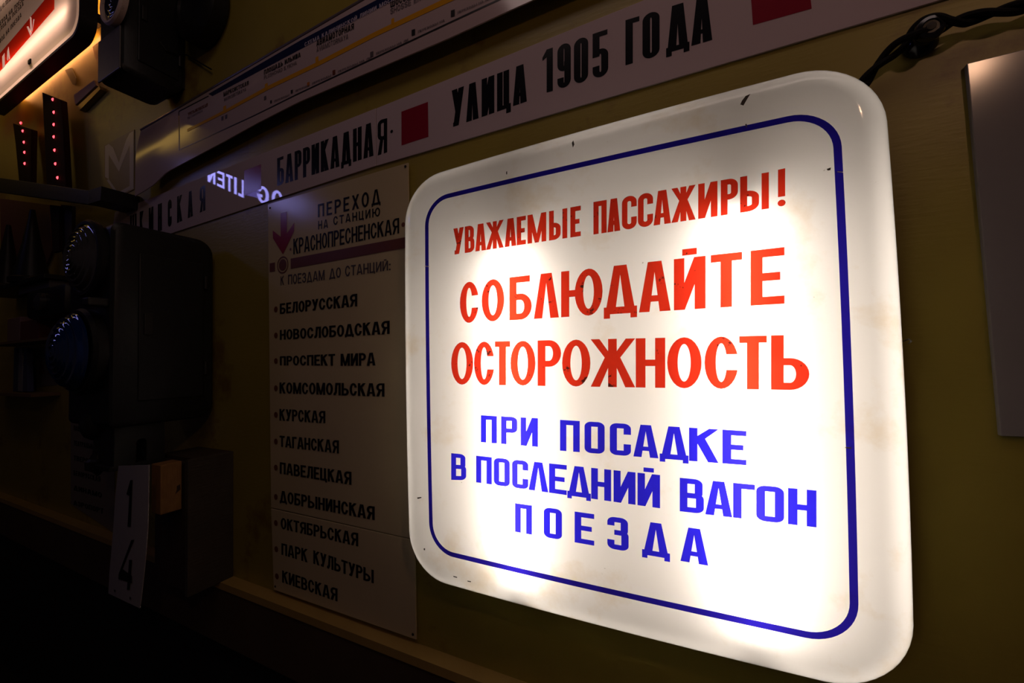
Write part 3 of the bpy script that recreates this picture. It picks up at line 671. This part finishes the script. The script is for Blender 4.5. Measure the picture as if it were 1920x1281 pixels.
L = 0; ds = [0]
for a, b in zip(path, path[1:]): L += (b-a).length; ds.append(L)
for ph in (0, math.pi):
    pts = []
    for p, d, i in zip(path, ds, range(len(path))):
        t = (path[min(i+1, len(path)-1)]-path[max(i-1, 0)]).normalized(); n1 = Vector((0, 1, 0)); n1 = (n1-t*n1.dot(t)).normalized(); n2 = t.cross(n1)
        a = d/.085*2*math.pi+ph
        near = min(1, abs(d-ds[int(len(ds)*.5)])/.05)
        rr = .0040+(.006*(1-near))
        pts.append(p+n1*(rr*math.cos(a))+n2*(rr*math.sin(a)))
    MB().tube(pts, .0046, 8).build('wire', M_cable, cab, smooth=True)
ci = at(1722, 85, 0)
ins = thing('wall_insulator', 'round black ceramic knob on the wall carrying the twisted cable', 'insulator', ci)
MB().lathe([(.019, 0), (.020, .004), (.017, .010), (.0115, .015), (.011, .022), (.0155, .027), (.016, .033), (.014, .037), (.0095, .0385), (.0085, .0365), (0, .0365)], ci+Vector((0, -.0005, 0)), n=32).build('knob', M_ceram, ins, smooth=True)
MB().lathe([(.0055, .036), (.005, .0385), (0, .039)], ci, n=16).build('screw', M_iron2, ins, smooth=True)
# ================================================================== LANTERNS
M_clear = mat('clear_ribbed_glass', (.05, .05, .055), .07, spec=.9, coat=.6)
M_bluegl = mat('blue_ribbed_glass', (.003, .018, .10), .08, spec=.9, coat=.6)
M_paint = mat('chipped_pale_paint', (.7, .55, .5), .5, dirt=(.03, .02, .02), dscale=30, dthr=.56)
M_hood = mat('dull_grey_steel', (.10, .085, .085), .45, bump=.3)
def dome(R, H, ribs=7, n=22):
    pr = []
    for k in range(n*2+1):
        t = 1-k/(n*2); r = R*t
        h = H*math.sqrt(max(0, 1-(t*.98)**2))
        h += .0022*math.cos(t*ribs*2*math.pi)
        pr.append((max(r, 0), h))
    return pr
def lantern(name, label, cat, xs, y_front, ztop, zbot, width, lens1, lens2, zmid, hinge=True):
    """box lantern hung on the wall, its right side on the plane x=xs"""
    t = thing(name, label, cat, Vector((xs-width/2, 0, zbot)))
    r = .035
    # side profile in y,z extruded along x
    def prof(ins):
        y0, y1, z0, z1 = y_front+ins, -.012-ins, zbot+ins, ztop-ins; P_ = []
        for cy, cz, rr, a0 in ((y1-r*1.3, z1-r*1.3, r*1.3, 0), (y0+r*.7, z1-r*.7, r*.7, 90), (y0+r*.5, z0+r*.5, r*.5, 180), (y1-r*1.3, z0+r*1.3, r*1.3, 270)):
            for i in range(7):
                a = math.radians(a0+15*i); P_.append((cy+rr*math.cos(a), cz+rr*math.sin(a)))
        return P_
    mb = MB(); A = prof(0); Bp = prof(.006); n = len(A)
    for x, Q in ((xs, Bp), (xs-.006, A), (xs-width+.006, A), (xs-width, Bp)): mb.v += [Vector((x, y, z)) for y, z in Q]
    for i in range(3):
        for k in range(n): mb.f.append((i*n+k, i*n+(k+1) % n, (i+1)*n+(k+1) % n, (i+1)*n+k))
    mb.f.append(tuple(range(n))); mb.f.append(tuple(3*n+k for k in range(n))[::-1])
    body = mb.build('body', M_iron, t, smooth=True)
    # raised side door with hinges and latch
    H_ = ztop-zbot; Dp = -y_front
    MB().box((xs-.001, y_front+Dp*.22, zbot+H_*.12), (xs+.005, -Dp*.16, ztop-H_*.14), .004).build('side_door', M_iron, t)
    for f in (.24, .72): MB().lathe([(.006, 0), (.006, .04)], (xs+.004, -Dp*.14, zbot+H_*f), (0, 0, 1), 12).build('hinge', M_iron2, t, smooth=True)
    MB().box((xs+.004, y_front+Dp*.26, zbot+H_*.45), (xs+.011, y_front+Dp*.34, zbot+H_*.56), .002).build('latch', M_iron2, t)
    MB().box((xs-width*.9, -.013, zbot+H_*.1), (xs-width*.1, -.0006, ztop-H_*.1), .002).build('wall_mount', M_iron2, t)
    return t
# --- lantern beside the name strip
xs = at(408, 620, 0).x
yfr = atx(208, 560, xs).y
zt1 = atx(208, 412, xs).z; zb1 = atx(300, 793, xs).z
wd = at(205, 560, yfr).x-at(128, 560, yfr).x
lan = lantern('signal_lantern', 'big black iron lantern with a clear ribbed lens above a blue lens', 'lantern', xs, yfr, zt1, zb1, wd, None, None, None)
cx = xs-wd/2
cl = at(172, 487, yfr); R1 = (at(172, 425, yfr).z-at(172, 553, yfr).z)/2
def bezel(name, c, R, m, parent, h=.02, ax=(0, -1, 0)):
    return MB().lathe([(R*1.1, 0), (R*1.12, h*.7), (R*1.06, h), (R*.98, h), (R*.97, h*.5), (R*.97, 0)], c, ax, 40).build(name, m, parent, smooth=True)
c1 = Vector((cl.x, yfr, cl.z)); bezel('upper_bezel', c1, R1, M_iron, lan)
l1 = MB().lathe(dome(R1*.97, R1*.42), c1+Vector((0, -.006, 0)), (0, -1, 0), 40).build('clear_lens', M_clear, lan, smooth=True); 
# blue lens on a swung-out hood lower down
cb = at(150, 660, yfr-.02); R2 = (at(150, 583, yfr-.02).z-at(150, 740, yfr-.02).z)/2
c2 = Vector((cb.x, yfr-.02, cb.z)); bezel('lower_bezel', c2+Vector((0, .02, 0)), R2*.93, M_iron, lan, .03)
MB().lathe(dome(R2*.92, R2*.45), c2+Vector((0, -.004, 0)), (0, -1, 0), 40).build('blue_lens', M_bluegl, lan, smooth=True)
# catch between the lenses
kk = at(170, 567, yfr-.03); MB().box(kk-Vector((.016, .012, .01)), kk+Vector((.02, .03, .012)), .004).build('catch', M_iron2, lan)
# foot: valve bowl, stem and knurled knob, arch bracket
vb = at(182, 795, yfr+.02)
MB().lathe([(0, 0), (.012, .002), (.026, .012), (.034, .03), (.036, .05), (.03, .075)], vb-Vector((0, 0, .045)), (0, 0, 1), 24).build('valve_bowl', M_iron, lan, smooth=True)
MB().lathe([(.011, 0), (.009, .02), (.009, .05)], at(183, 853, yfr+.02), (0, 0, 1), 16).build('stem', M_iron, lan, smooth=True)
kn = at(184, 870, yfr+.02)
mb = MB(); mb.lathe([(0, -.034), (.005, -.03), (.012, -.02), (.026, -.012), (.027, .01), (.018, .016), (.014, .028)], kn, (0, 0, 1), 10); mb.build('knob', M_iron, lan)
# arch bracket standing on the block
ya, yb_ = atx(212, 800, xs).y, atx(314, 800, xs).y
zA0, zA1 = atx(300, 869, xs).z, zb1+.004
def arch(x, th=.012):
    mb = MB(); y0, y1 = yfr+.015, min(yb_, -.06); ym0, ym1 = lerp(y0, y1, .42), lerp(y0, y1, .62); zc = lerp(zA0, zA1, .55)
    inner = [(ym0, zA0+.012), (ym0, zc)]+[((ym0+ym1)/2-(ym1-ym0)/2*math.cos(math.pi*k/8), zc+(ym1-ym0)/2*math.sin(math.pi*k/8)) for k in range(1, 8)]+[(ym1, zc), (ym1, zA0+.012)]
    MBs = MB().prism([(x, y0, zA0+.012), (x, ym0, zA0+.012)]+[(x, a, b) for a, b in inner[1:6]]+[(x, (ym0+ym1)/2, zA1), (x, y0, zA1)], (-th, 0, 0))
    MBs.prism([(x, ym1, zA0+.012), (x, y1, zA0+.012), (x, y1, zA1), (x, (ym0+ym1)/2, zA1)]+[(x, a, b) for a, b in inner[5:-1]], (-th, 0, 0))
    MBs.box((x-th-.03, y0-.01, zA0), (x, y1, zA0+.0125), .001)
    return MBs
arch(xs-.015, wd*.45).build('arch_bracket', M_iron, lan)
# --- bracket box behind / below the lantern
M_ply = mat('weathered_plywood', (.055, .040, .026), .85, bump=.5, bscale=(20, 20, 200), var=.3, vscale=9)
M_dkw = mat('dark_stained_board', (.045, .025, .015), .7, bump=.3)
xp = at(438, 970, 0).x
yp = atx(352, 980, xp).y
zp1, zp0 = atx(395, 855, xp).z, atx(395, 1101, xp).z
sup = thing('support_box', 'dark wooden support box under the black lantern, its weathered plywood side towards the listing board', 'box', Vector((xp-.1, yp/2, zp0)))
MB().box((xp-.015, yp, zp0), (xp, -.0006, zp1), .001).build('side_panel', M_ply, sup)
MB().box((xp-.19, yp+.004, zp0+.01), (xp-.0155, yp+.018, zp1-.01), .001).build('front_panel', M_dkw, sup)
MB().box((xp-.19, yp+.0185, zp1-.0145), (xp-.0155, -.0006, zp1), .001).build('top_board', M_dkw, sup)
M_pine = mat('pine_end_grain', (.30, .14, .035), .7, bump=.5, bscale=(30, 200, 30), var=.35, vscale=30)
yb0 = yp-.002
xk = xp-.03
a_, b_ = atx(300, 872, xk), atx(300, 967, xk)
yk0 = atx(301, 920, xk).y; zk1 = atx(320, 869, xk).z; zk0 = atx(320, 961, xk).z
blk = thing('timber_block', 'small pale pine block with a knot, fixed to the front of the support box', 'block', Vector((xk-.03, yk0, zk0)))
MB().box((xk-.05, yk0, zk0), (xk, yp-.0005, zk1), .002).build('block', M_pine, blk)
kt = atx(333, 918, xk)
MB().prism([(xk+.0004, kt.y+a, kt.z+b) for a, b in ((-.002, .010), (.006, .013), (.007, -.002), (.001, -.006), (-.006, -.012), (-.002, 0))], (-.0008, 0, 0)).build('knot', mat('knot_dark', (.05, .02, .008), .7), blk)
# --- number tag
M_tag = mat('tag_white', (.34, .32, .33), .5, var=.06)
yt = yfr+.012
tg = thing('number_tag', 'narrow curved white tag numbered 14 hanging below the black lantern', 'tag', at(235, 1110, yt))
TP = [[(222, 874), (279, 872)], [(216, 930), (278, 936)], [(213, 980), (277, 990)], [(209, 1030), (272, 1052)], [(205, 1075), (267, 1100)], [(203, 1113), (262, 1141)]]
mb = MB()
for i, (a, b) in enumerate(TP):
    for k in range(7):
        p = at(*lerppx(a, b, k/6), yt-.004*math.sin(k/6*math.pi)); mb.v += [p, p+Vector((0, .0018, 0))]
nr = 14
for i in range(5):
    for k in range(6):
        a = i*nr+k*2; mb.f.append((a, a+2, a+nr+2, a+nr)); mb.f.append((a+1, a+nr+1, a+nr+3, a+3))
    for k in (0, 12): a = i*nr+k; mb.f.append((a, a+1, a+nr+1, a+nr))
for i in (0, 5):
    for k in range(6): a = i*nr+k*2; mb.f.append((a, a+1, a+3, a+2))
mb.build('plate', M_tag, tg, smooth=True)
mb = MB()
poly(mb, [(244, 901), (248.5, 900), (245, 988), (239, 988)], yt-.0047); poly(mb, [(237, 927), (244, 901), (245, 929), (241, 929)], yt-.0047)
mb.build('digit', M_black, tg)
mb = MB()
poly(mb, [(246, 1013), (251.5, 1012), (229, 1068), (222.5, 1076)], yt-.0047); poly(mb, [(222.5, 1076), (228, 1066), (247, 1080), (247, 1094), (222, 1086)], yt-.0047); poly(mb, [(242, 1050), (247.5, 1050), (243, 1106), (238, 1106)], yt-.0047)
mb.build('digit', M_black, tg)
for a, b in ((215, 1108), (244, 1122)): mb = MB(); disc(mb, a, b, .0035, yt-.0045, 10); mb.build('mounting_hole', M_black, tg)
MB().tube([at(250, 866, yt+.002), at(250, 880, yt-.002)], .002, 6).build('hanging_wire', M_iron2, tg)
# --- upper lantern, hung above the sign panel edge
xu = at(352, 100, 0).x
yu = atx(228, 60, xu).y
zub = atx(228, 128, xu).z
wu = at(228, 90, yu).x-at(187, 110, yu).x
lu = lantern('hooded_lantern', 'black hooded lantern with a pale ringed round lens and grey plate', 'lantern', xu, yu, zub+.42, zub, wu, None, None, None)
MB().box((xu-wu, yu-.004, zub), (xu-.002, yu+.001, zub+(at(228, 48, yu).z-at(228, 128, yu).z)), .002).build('hood_plate', M_hood, lu)
cu = at(214, 2, yu-.012); Ru = (at(214, -43, yu-.012).z-at(214, 40, yu-.012).z)/2
bezel('lens_ring', Vector((cu.x, yu-.002, cu.z)), Ru*.93, M_paint, lu, .02)
MB().lathe(dome(Ru*.92, Ru*.2, 4), Vector((cu.x, yu-.006, cu.z)), (0, -1, 0), 36).build('lens', mat('dark_blue_glass', (.01, .012, .04), .06, spec=.9, coat=.6), lu, smooth=True)
MB().tube([atx(300, 78, xu+.005), atx(312, 95, xu+.01), atx(330, 100, xu+.012), atx(350, 103, xu+.01), at(396, 130, -.01)], .0025, 6).build('cord', M_iron2, lu, smooth=True)
xd = at(404, 40, 0).x; dc = at(360, 5, -.06)
MB().lathe([(.10, 0), (.112, .01), (.112, .05), (.10, .062), (.07, .068), (.068, .06), (0, .06)], Vector((dc.x, -.001, dc.z)), (0, -1, 0), 40).build('back_drum', M_iron, lu, smooth=True)
# metal strip between the two lit things
M_steel = mat('bare_steel', (.35, .26, .14), .3, metal=.9)
ms = tag(MB().prism([at(144, 200, -.02), at(186, 161, -.02), at(188, 167, -.02), at(149, 207, -.02)], (0, .0194, 0)).build('steel_angle', M_steel), 'short bright steel angle on the wall under the hooded lantern', 'bracket')
tag(MB().prism([at(138, 178, -.012), at(176, 150, -.012), at(180, 160, -.012), at(141, 197, -.012)], (0, .0114, 0), .001).build('timber_offcut', mat('pink_wood', (.38, .26, .2), .6)), 'pale wooden batten on the wall just above the steel angle', 'batten')
# ================================================================== METRO EMBLEM
em = thing('emblem_sticker', 'shield shaped emblem sticker with a pale letter M beside the line diagram', 'sticker', at(225, 310, 0))
MB().prism([at(195, 273, -.002), at(251.5, 243, -.002), at(251.5, 355, -.002), at(221, 370, -.002), at(196, 333, -.002)], (0, .0016, 0)).build('backing', mat('emblem_backing', (.26, .17, .05), .4), em)
mb = MB()
poly(mb, [(197, 274), (204, 270), (204, 336), (197, 332)], -.0024); poly(mb, [(243, 250), (250, 246), (250, 354), (243, 357)], -.0024)
poly(mb, [(204, 270), (212, 277), (223, 305), (223, 322), (204, 290)], -.0024); poly(mb, [(243, 250), (243, 272), (223, 322), (223, 305), (236, 264)], -.0024)
poly(mb, [(204, 336), (221, 361), (243, 349), (243, 356), (221, 369), (200, 338)], -.0024)
mb.build('letter_m', mat('lavender_print', (.42, .36, .42), .3), em)
# ================================================================== SECOND LIGHT BOX (upper left)
YS2 = -.02
s2 = thing('direction_light_box', 'warm glowing direction sign with a red band and white arrow in a dark deep housing', 'light box', at(60, 60, 0))
# corner of the face in pixels: lower edge from lower left to the lower right, right edge going up
q0 = at(135, 52, 0)
yface = -.13
A2, B2 = at(0, 196, yface), at(110, 85, yface)
zlow = (A2.z+B2.z)/2; xrt = at(151, 5, yface).x
yb2 = yface
while at(184, 20, yb2).x > xrt and False: pass
yb2 = min((abs(at(184, 20, -.13+.001*k).x-xrt)+abs(at(60, 172, -.13+.001*k).z-zlow), -.13+.001*k) for k in range(130))[1]
print('sign2', xrt, zlow, yb2, (A2.z, B2.z))
x_l = xrt-1.1; zt2 = zlow+.7; Rr = .075
def rr2(ins, y):
    pts = []; x0, x1, z0, z1 = x_l+ins, xrt-ins, zlow+ins, zt2-ins; r = max(Rr-ins, .004)
    for cx_, cz_, a0 in ((x1-r, z1-r, 0), (x0+r, z1-r, 90), (x0+r, z0+r, 180), (x1-r, z0+r, 270)):
        for i in range(9): a = math.radians(a0+90*i/8); pts.append(Vector((cx_+r*math.cos(a), y, cz_+r*math.sin(a))))
    return pts
M_h2 = mat('dark_housing', (.018, .012, .010), .5)
rg = [rr2(0, yb2), rr2(0, yface), rr2(.006, yface-.002), rr2(.006, yface+.008), rr2(.006, yb2-.005)]
sh2 = shell(rg, True); sh2.f.append(tuple(range(len(rg[0])))[::-1]); sh2.build('housing', M_h2, s2, smooth=True)
M_acr2 = acrylic('milky_acrylic_warm', (.62, .5, .44), (0.95, 0.72, 0.56), stains=False, rough=.2)
rg = [rr2(.009, yface+.004), rr2(.014, yface-.006), rr2(.03, yface-.010)]
shell(rg, True).build('face_panel', M_acr2, s2, smooth=True)
M_tube2 = emis('lit_tube_warm', (1.0, 0.72, 0.60), 14.0)
for zz in (.11, .50): MB().lathe([(0, 0), (.012, .001), (.012, .93), (0, .931)], Vector((x_l+.08, (yb2+yface)/2, zlow+zz)), (1, 0, 0), 16).build('fluorescent_tube', M_tube2, s2, smooth=True)
yp2 = yface-.0105
mb = MB(); poly(mb, [(-60, 158), (-60, 200), (0, 133), (102, 17), (102, -48), (82, -1), (0, 100)][0:0] or [(-70, 176), (0, 100), (40, 53), (90, -8), (102, -22), (102, 17), (0, 134), (-70, 215)], yp2); mb.build('red_band', film('red_film_warm', (.75, .035, .012), (.3, .02, .01)), s2)
M_w2 = mat('white_vinyl', (.8, .6, .5), .4)
M_w2 = emis('unused', (1, 1, 1), 0) if False else M_w2
def poly2(name, P, m): 
    mb = MB()
    for p in P: poly(mb, p, yp2-.0006)
    return mb.build(name, m, s2)
M_w2t = mat('lit_white_vinyl', (.85, .6, .5), .5, emit=(1, .55, .42), estr=.45)
poly2('white_arrow', [[(56, 31), (59, 33), (60, 57), (57, 62)], [(50, 50), (53, 49), (60, 62), (57, 68)], [(62.5, 36), (64.5, 36), (61, 58), (59.5, 62)]], M_w2t)
poly2('white_lettering', [[(4, 106), (8.5, 99), (9.3, 125), (4.8, 130)], [(13.5, 96), (16, 87), (19, 110), (16.5, 112), (15.5, 104), (15, 114), (13, 112)]], M_w2t)
M_inkt = film('black_film_warm', (.03, .012, .01), (.01, .01, .01))
for (x0, y0, x1, y1, h) in ((-10, 28, 22, -6, 9), (-10, 55, 50, -10, 9), (-10, 66, 44, 6, 8), (-12, 92, 40, 27, 9)):
    mb = MB(); word(mb, 'ПЕРЕХОД НА ПОЕЗДА', (x0, y0-h*.5, y0+h*.5), (x1, y1-h*.5, y1+h*.5), yp2, sv=.35, sh=.18, gap=.2); mb.build('small_lettering', M_inkt, s2)
MB().box(at(63, 119, yface)-Vector((.014, .014, .008)), at(63, 119, yface)+Vector((.014, .003, .01)), .003).build('face_clip', M_h2, s2)
# warm tube behind the housing that washes the wall around it, on two stand-offs
M_halo = emis('warm_halo_tube', (1.0, .38, .11), 15.0)
MB().lathe([(0, 0), (.006, .001), (.006, .9), (0, .901)], Vector((xrt-1.14, -.016, zlow+.17)), (1, 0, 0), 12).build('halo_tube', M_halo, s2, smooth=True)
MB().lathe([(0, 0), (.006, .001), (.006, .5), (0, .501)], Vector((xrt-.24, -.016, zlow+.20)), (0, 0, 1), 12).build('halo_tube', M_halo, s2, smooth=True)
for xx in (x_l+.2, xrt-.25):
    for zz in (zlow+.2, zt2-.15): MB().box((xx, yb2+.001, zz), (xx+.04, -.0006, zz+.04)).build('stand_off', M_h2, s2)
# clutter on that wall patch
tag(slab('paper_tag', [(121, 131), (134, 127), (142, 146), (141, 160), (136, 158)], mat('grey_paper', (.25, .23, .2), .6), th=.003), 'small curled grey paper tag on the orange lit wall', 'tag')
tag(slab('pale_card', [(173, 88), (185, 78), (186, 119), (178, 108)], mat('pale_card', (.6, .42, .36), .6), th=.003), 'pale pink card partly behind the hooded lantern', 'card')
# ================================================================== RED LED ARMS
M_arm = mat('dark_red_paint', (.02, .003, .003), .8, spec=.1)
M_led = emis('red_led', (1.0, .045, .06), 5.5)
M_ledr = mat('led_collar', (.25, .01, .015), .3)
YA = -.06
def arm(label, P, leds, ya, g):
    t = thing('led_signal', label, 'signal', at(P[3][0], P[3][1], ya), g)
    MB().prism([at(a, b, ya) for a, b in P], (0, .02, 0), .002).build('arm', M_arm, t)
    for a, b in leds:
        c = at(a, b, ya)
        MB().lathe([(.0075, -.001), (.0075, .0006), (.0055, .001)], c+Vector((0, -.0005, 0)), n=16).build('led_collar', M_ledr, t, smooth=True)
        MB().lathe([(.0068, -.001), (.0068, .0012), (.0052, .0038), (.0026, .0052), (0, .0054)], c, n=16).build('led', M_led, t, smooth=True)
    return t
arm('longer dark red signal arm with a row of glowing red lamps, nearer the hooded lantern', [(79, 173), (114, 187), (118, 240), (124, 360), (88, 356), (83, 250)], [(100, 187), (102, 211), (102, 234), (102, 257), (103.5, 282), (105, 307.5), (109, 333.5)], YA, None)
arm('shorter dark red signal arm with glowing red lamps, under the direction sign', [(24, 231), (59, 242), (58, 280), (57, 350), (36, 346), (29, 270)], [(40, 231), (43.8, 246), (46, 267), (47, 286), (47.5, 307)], YA, None)
# bracket bar and the rack below
br = thing('black_bracket_bar', 'thick black bar crossing in front of the red signal arms', 'bar', at(185, 365, 0))
p1, p2, p3, p4 = at(-30, 329, -.16), at(165, 357, -.11), at(165, 383, -.11), at(-30, 356, -.16)
MB().prism([p1, p2, p3, p4], (0, .025, 0), .001).build('bar', M_iron, br)
MB().prism([at(165, 357, -.11), at(190, 349, -.11), at(188, 376, -.11), at(165, 383, -.11)], (0, .1095, 0), .001).build('wall_bracket', M_iron, br)
M_redback = mat('maroon_board', (.09, .02, .018), .6)
tag(slab('maroon_board', [(0, 372), (92, 384), (97, 470), (86, 498), (2, 508)], M_redback, th=.01), 'maroon board behind the dark spikes below the black bar', 'board')
rk0, rk1 = at(0, 518, -.12), at(82, 512, -.12); ZR = rk1.z
tag(MB().box((rk0.x-.3, -.12, ZR-.02), (rk1.x, -.0006, ZR-.0005), .002).build('spike_rack', M_iron), 'black ledge under the maroon board carrying two tapered spikes', 'ledge')
def spike(label, x, yt_, yb__, w0, g='dark spikes below the bar'):
    t = at(x, yt_, -.07); b = at(x, yb__, -.07); H_ = t.z-b.z; R_ = (at(x+w0, yb__, -.07).x-at(x-w0, yb__, -.07).x)/2
    c = Vector((b.x, -.07, ZR))
    s = thing('tapered_spike', label, 'spike', c)
    MB().lathe([(R_*1.2, 0), (R_*1.2, H_*.06), (R_, H_*.08), (R_*.5, H_*.55), (R_*.22, H_*.9), (R_*.15, H_)], c, (0, 0, 1), 20).build('cone', M_iron, s, smooth=True)
spike('taller of the two dark tapered spikes under the bar, nearer the black lantern', 59, 376, 512, 9)
spike('thinner dark tapered spike, on the ledge end away from the black lantern', 14, 398, 518, 7)
tag(slab('crimson_pennant', [(93, 384), (110, 386), (111, 470), (99, 474)], M_arm, th=.012, y=-.06), 'narrow dark crimson pennant hanging below the bar, farther from the lantern', 'pennant')
tag(slab('crimson_pennant', [(114, 384), (135, 386), (134, 478), (116, 476)], mat('black_red_cloth', (.02, .006, .006), .7), th=.012, y=-.045), 'narrow blackish pennant hanging below the bar, nearer the black lantern', 'pennant')
rl = thing('small_red_lamp', 'tiny red lamp at the picture edge below the maroon board', 'lamp', at(1, 528, -.06))
MB().lathe([(.012, 0), (.012, .02), (.009, .022)], at(1, 528, -.06)+Vector((0, .02, 0)), n=16).build('lamp_case', M_arm, rl, smooth=True)
MB().lathe([(.006, 0), (.004, .005), (0, .006)], at(1, 528, -.06)+Vector((0, -.002, 0)), n=12).build('lamp_lens', emis('dim_red_led', (.6, .02, .01), .7), rl, smooth=True)
# shelf group far left
M_shelf = mat('shelf_wood', (.16, .09, .04), .7)
def pxbox(name, x0, y0, x1, y1, yn, yw, m, label, cat, bev=.003, parts=None):
    a, b = at(x0, y0, yn), at(x1, y1, yn)
    if name == 'grey_carton': a.z, b.z = ZR-.021, ZR-.055
    if 'narrow shelf' in label: b.z = max(sf.z, se.z)+.0006
    o = MB().box((a.x, yn, b.z), (b.x, yw, a.z), bev).build(name, m); return tag(o, label, cat)
hb = thing('small_hooded_lamp', 'small dark hooded lamp on the wall behind the big black lantern', 'lamp', at(85, 590, 0))
a, b = at(48, 547, -.12), at(118, 588, -.12); a.z = ZR-.057
MB().box((a.x, -.12, b.z), (b.x, -.0006, a.z), .02).build('case', M_iron, hb, smooth=True)
MB().lathe([(.035, 0), (.038, .02), (.03, .022), (.0, .03)], Vector(((a.x+b.x)/2, -.119, (a.z+b.z)/2)), n=24).build('lens', M_clear, hb, smooth=True)
pxbox('grey_carton', 35, 530, 92, 545, -.10, -.02, mat('grey_card', (.09, .08, .08), .8), 'flat grey carton between the spike ledge and the small dark lamp', 'carton')
sf = at(10, 641, -.1); se = at(98, 643, -.1)
pxbox('pink_carton', 14, 598, 37, 640, -.09, -.0006, mat('pink_card', (.22, .13, .14), .7), 'pinkish small carton on the narrow shelf', 'carton')
pxbox('maroon_carton', 38, 603, 72, 640, -.09, -.0006, mat('maroon_card', (.12, .025, .02), .7), 'dark maroon carton on the narrow shelf', 'carton')

tag(MB().box((sf.x-.3, -.1, sf.z-.012), (se.x, -.0006, sf.z), .001).build('narrow_shelf', M_shelf), 'narrow wooden shelf carrying two small cartons', 'shelf')
for i, (x, m, lb) in enumerate(((29, (.04, .05, .12), 'dark blue'), (38, (.2, .21, .28), 'pale grey'), (47, (.05, .06, .16), 'mid blue'))):
    a, b = at(x-4, 652, -.05), at(x+4, 734, -.05)
    t = MB().prism([at(x-2.5, 652, -.05), at(x+2.5, 653, -.05), at(x+5, 735, -.05), at(x-5, 734, -.05)], (0, .02, 0), .002).build('rolled_flag', mat('cloth_%d' % i, m, .8))
    tag(t, lb+' rolled flag standing on the lower shelf beneath the narrow shelf', 'flag')
sg = at(10, 737, -.09); sh_ = at(58, 738, -.09)
tag(MB().box((sg.x-.4, -.09, sg.z-.014), (sh_.x, -.0006, sg.z), .001).build('lower_shelf', M_shelf), 'lower dark wooden shelf carrying the rolled flags', 'shelf')
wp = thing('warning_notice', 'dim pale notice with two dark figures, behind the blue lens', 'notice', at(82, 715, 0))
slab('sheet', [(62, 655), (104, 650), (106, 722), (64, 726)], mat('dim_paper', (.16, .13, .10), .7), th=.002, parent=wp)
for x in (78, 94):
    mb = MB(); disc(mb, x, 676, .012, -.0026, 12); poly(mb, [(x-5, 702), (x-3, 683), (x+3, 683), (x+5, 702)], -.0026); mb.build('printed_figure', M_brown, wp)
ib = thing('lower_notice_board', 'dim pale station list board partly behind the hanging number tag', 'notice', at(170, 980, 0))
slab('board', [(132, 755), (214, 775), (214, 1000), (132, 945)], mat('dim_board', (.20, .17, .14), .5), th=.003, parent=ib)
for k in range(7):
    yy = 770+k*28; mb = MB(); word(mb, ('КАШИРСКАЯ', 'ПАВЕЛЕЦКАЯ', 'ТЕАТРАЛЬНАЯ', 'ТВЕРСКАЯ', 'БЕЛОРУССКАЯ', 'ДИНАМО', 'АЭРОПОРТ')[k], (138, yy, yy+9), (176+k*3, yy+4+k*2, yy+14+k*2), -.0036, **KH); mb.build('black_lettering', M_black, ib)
# ================================================================== THINGS OUTSIDE THE FRAME THAT THE GLOSSY PLATES MIRROR
M_neon = emis('blue_white_neon', (.36, .34, 1.0), 8.5)
X0 = -3.0
ne = thing('neon_shop_sign', 'blue white neon word across the passage, seen only as a reflection in the name plate', 'neon sign', (X0, -1.1, 1.9))
def virt(px, py):
    p = atx(px, py, X0); return Vector((X0, -p.y, p.z))
def neonword(text, pxa, ta, ba, pxb, tb, bb, m=M_neon):
    """pxa = mirrored right end (the word's start), pxb = left end"""
    q = [virt(pxa, ta), virt(pxb, tb), virt(pxb, bb), virt(pxa, ba)]
    W = (q[1]-q[0]).length; H = (q[3]-q[0]).length; rel = [REL.get(c, 1) for c in text]; unit = W/(sum(rel)+.25*(len(text)-1)); x = 0; mb = MB()
    for c, r in zip(text, rel):
        v, f = glyph(c, r*unit/H, 1., .27*unit/H, .16, .5, .5)
        mb.add([bil(q, (x+p[0]*H)/W, 1-p[1]) for p in v], f); x += (r+.25)*unit
    mb.build('neon_letters', m, ne)
neonword('LITEN', 459, 339, 372, 392, 314, 341)
neonword('TOOG', 578, 374, 408, 484, 347, 379)
q = [virt(461, 338), virt(489, 348), virt(489, 373), virt(461, 366)]
mb = MB(); mb.v = q; mb.f = [(0, 1, 2, 3)]; mb.build('lit_tile', emis('violet_tile', (.25, .22, 1.0), 1.8), ne)
mb = MB(); mb.add([Vector((X0-.06, -2.3, 1.55)), Vector((X0-.06, -.4, 1.55)), Vector((X0-.06, -.4, 2.3)), Vector((X0-.06, -2.3, 2.3))], [(0, 1, 2, 3)]); mb.build('back_board', M_iron, ne)
# ceiling bulb whose glint shows on the blank panel and on the light box
pn = at(1826, 143, -.008); dr = (pn-CAM).normalized(); dr.y = -dr.y
gb = pn+dr*1.6
bulb = tag(MB().lathe([(0, 0), (.018, .004), (.03, .02), (.034, .04), (.028, .06), (.016, .08), (.014, .1), (0, .1)], gb, (0, 0, 1), 20).build('ceiling_bulb', emis('warm_bulb', (1, .55, .33), 85), smooth=True), 'small warm bulb hanging in the passage behind the photographer', 'bulb')

rc = at(258, 322, .75); ro = abs(at(376, 300, .75).x-rc.x)  # added glowing arc, out of view, gives the diagram its yellow sheen
ring = thing('added_glow_arc', 'made-up glowing yellow half-ring out of view, added to be mirrored in the curved line diagram', 'lamp', (rc.x, -.75, rc.z))
mb = MB(); n = 30
for r in (ro, ro*.5): mb.v += [Vector((rc.x+r*math.cos(math.pi*k/n), -.75, rc.z+r*.55*math.sin(math.pi*k/n))) for k in range(n+1)]
mb.f = [(k, k+1, n+2+k, n+1+k) for k in range(n)]
mb.build('lit_arc', emis('yellow_arc', (1, .60, .12), 0.95), ring)
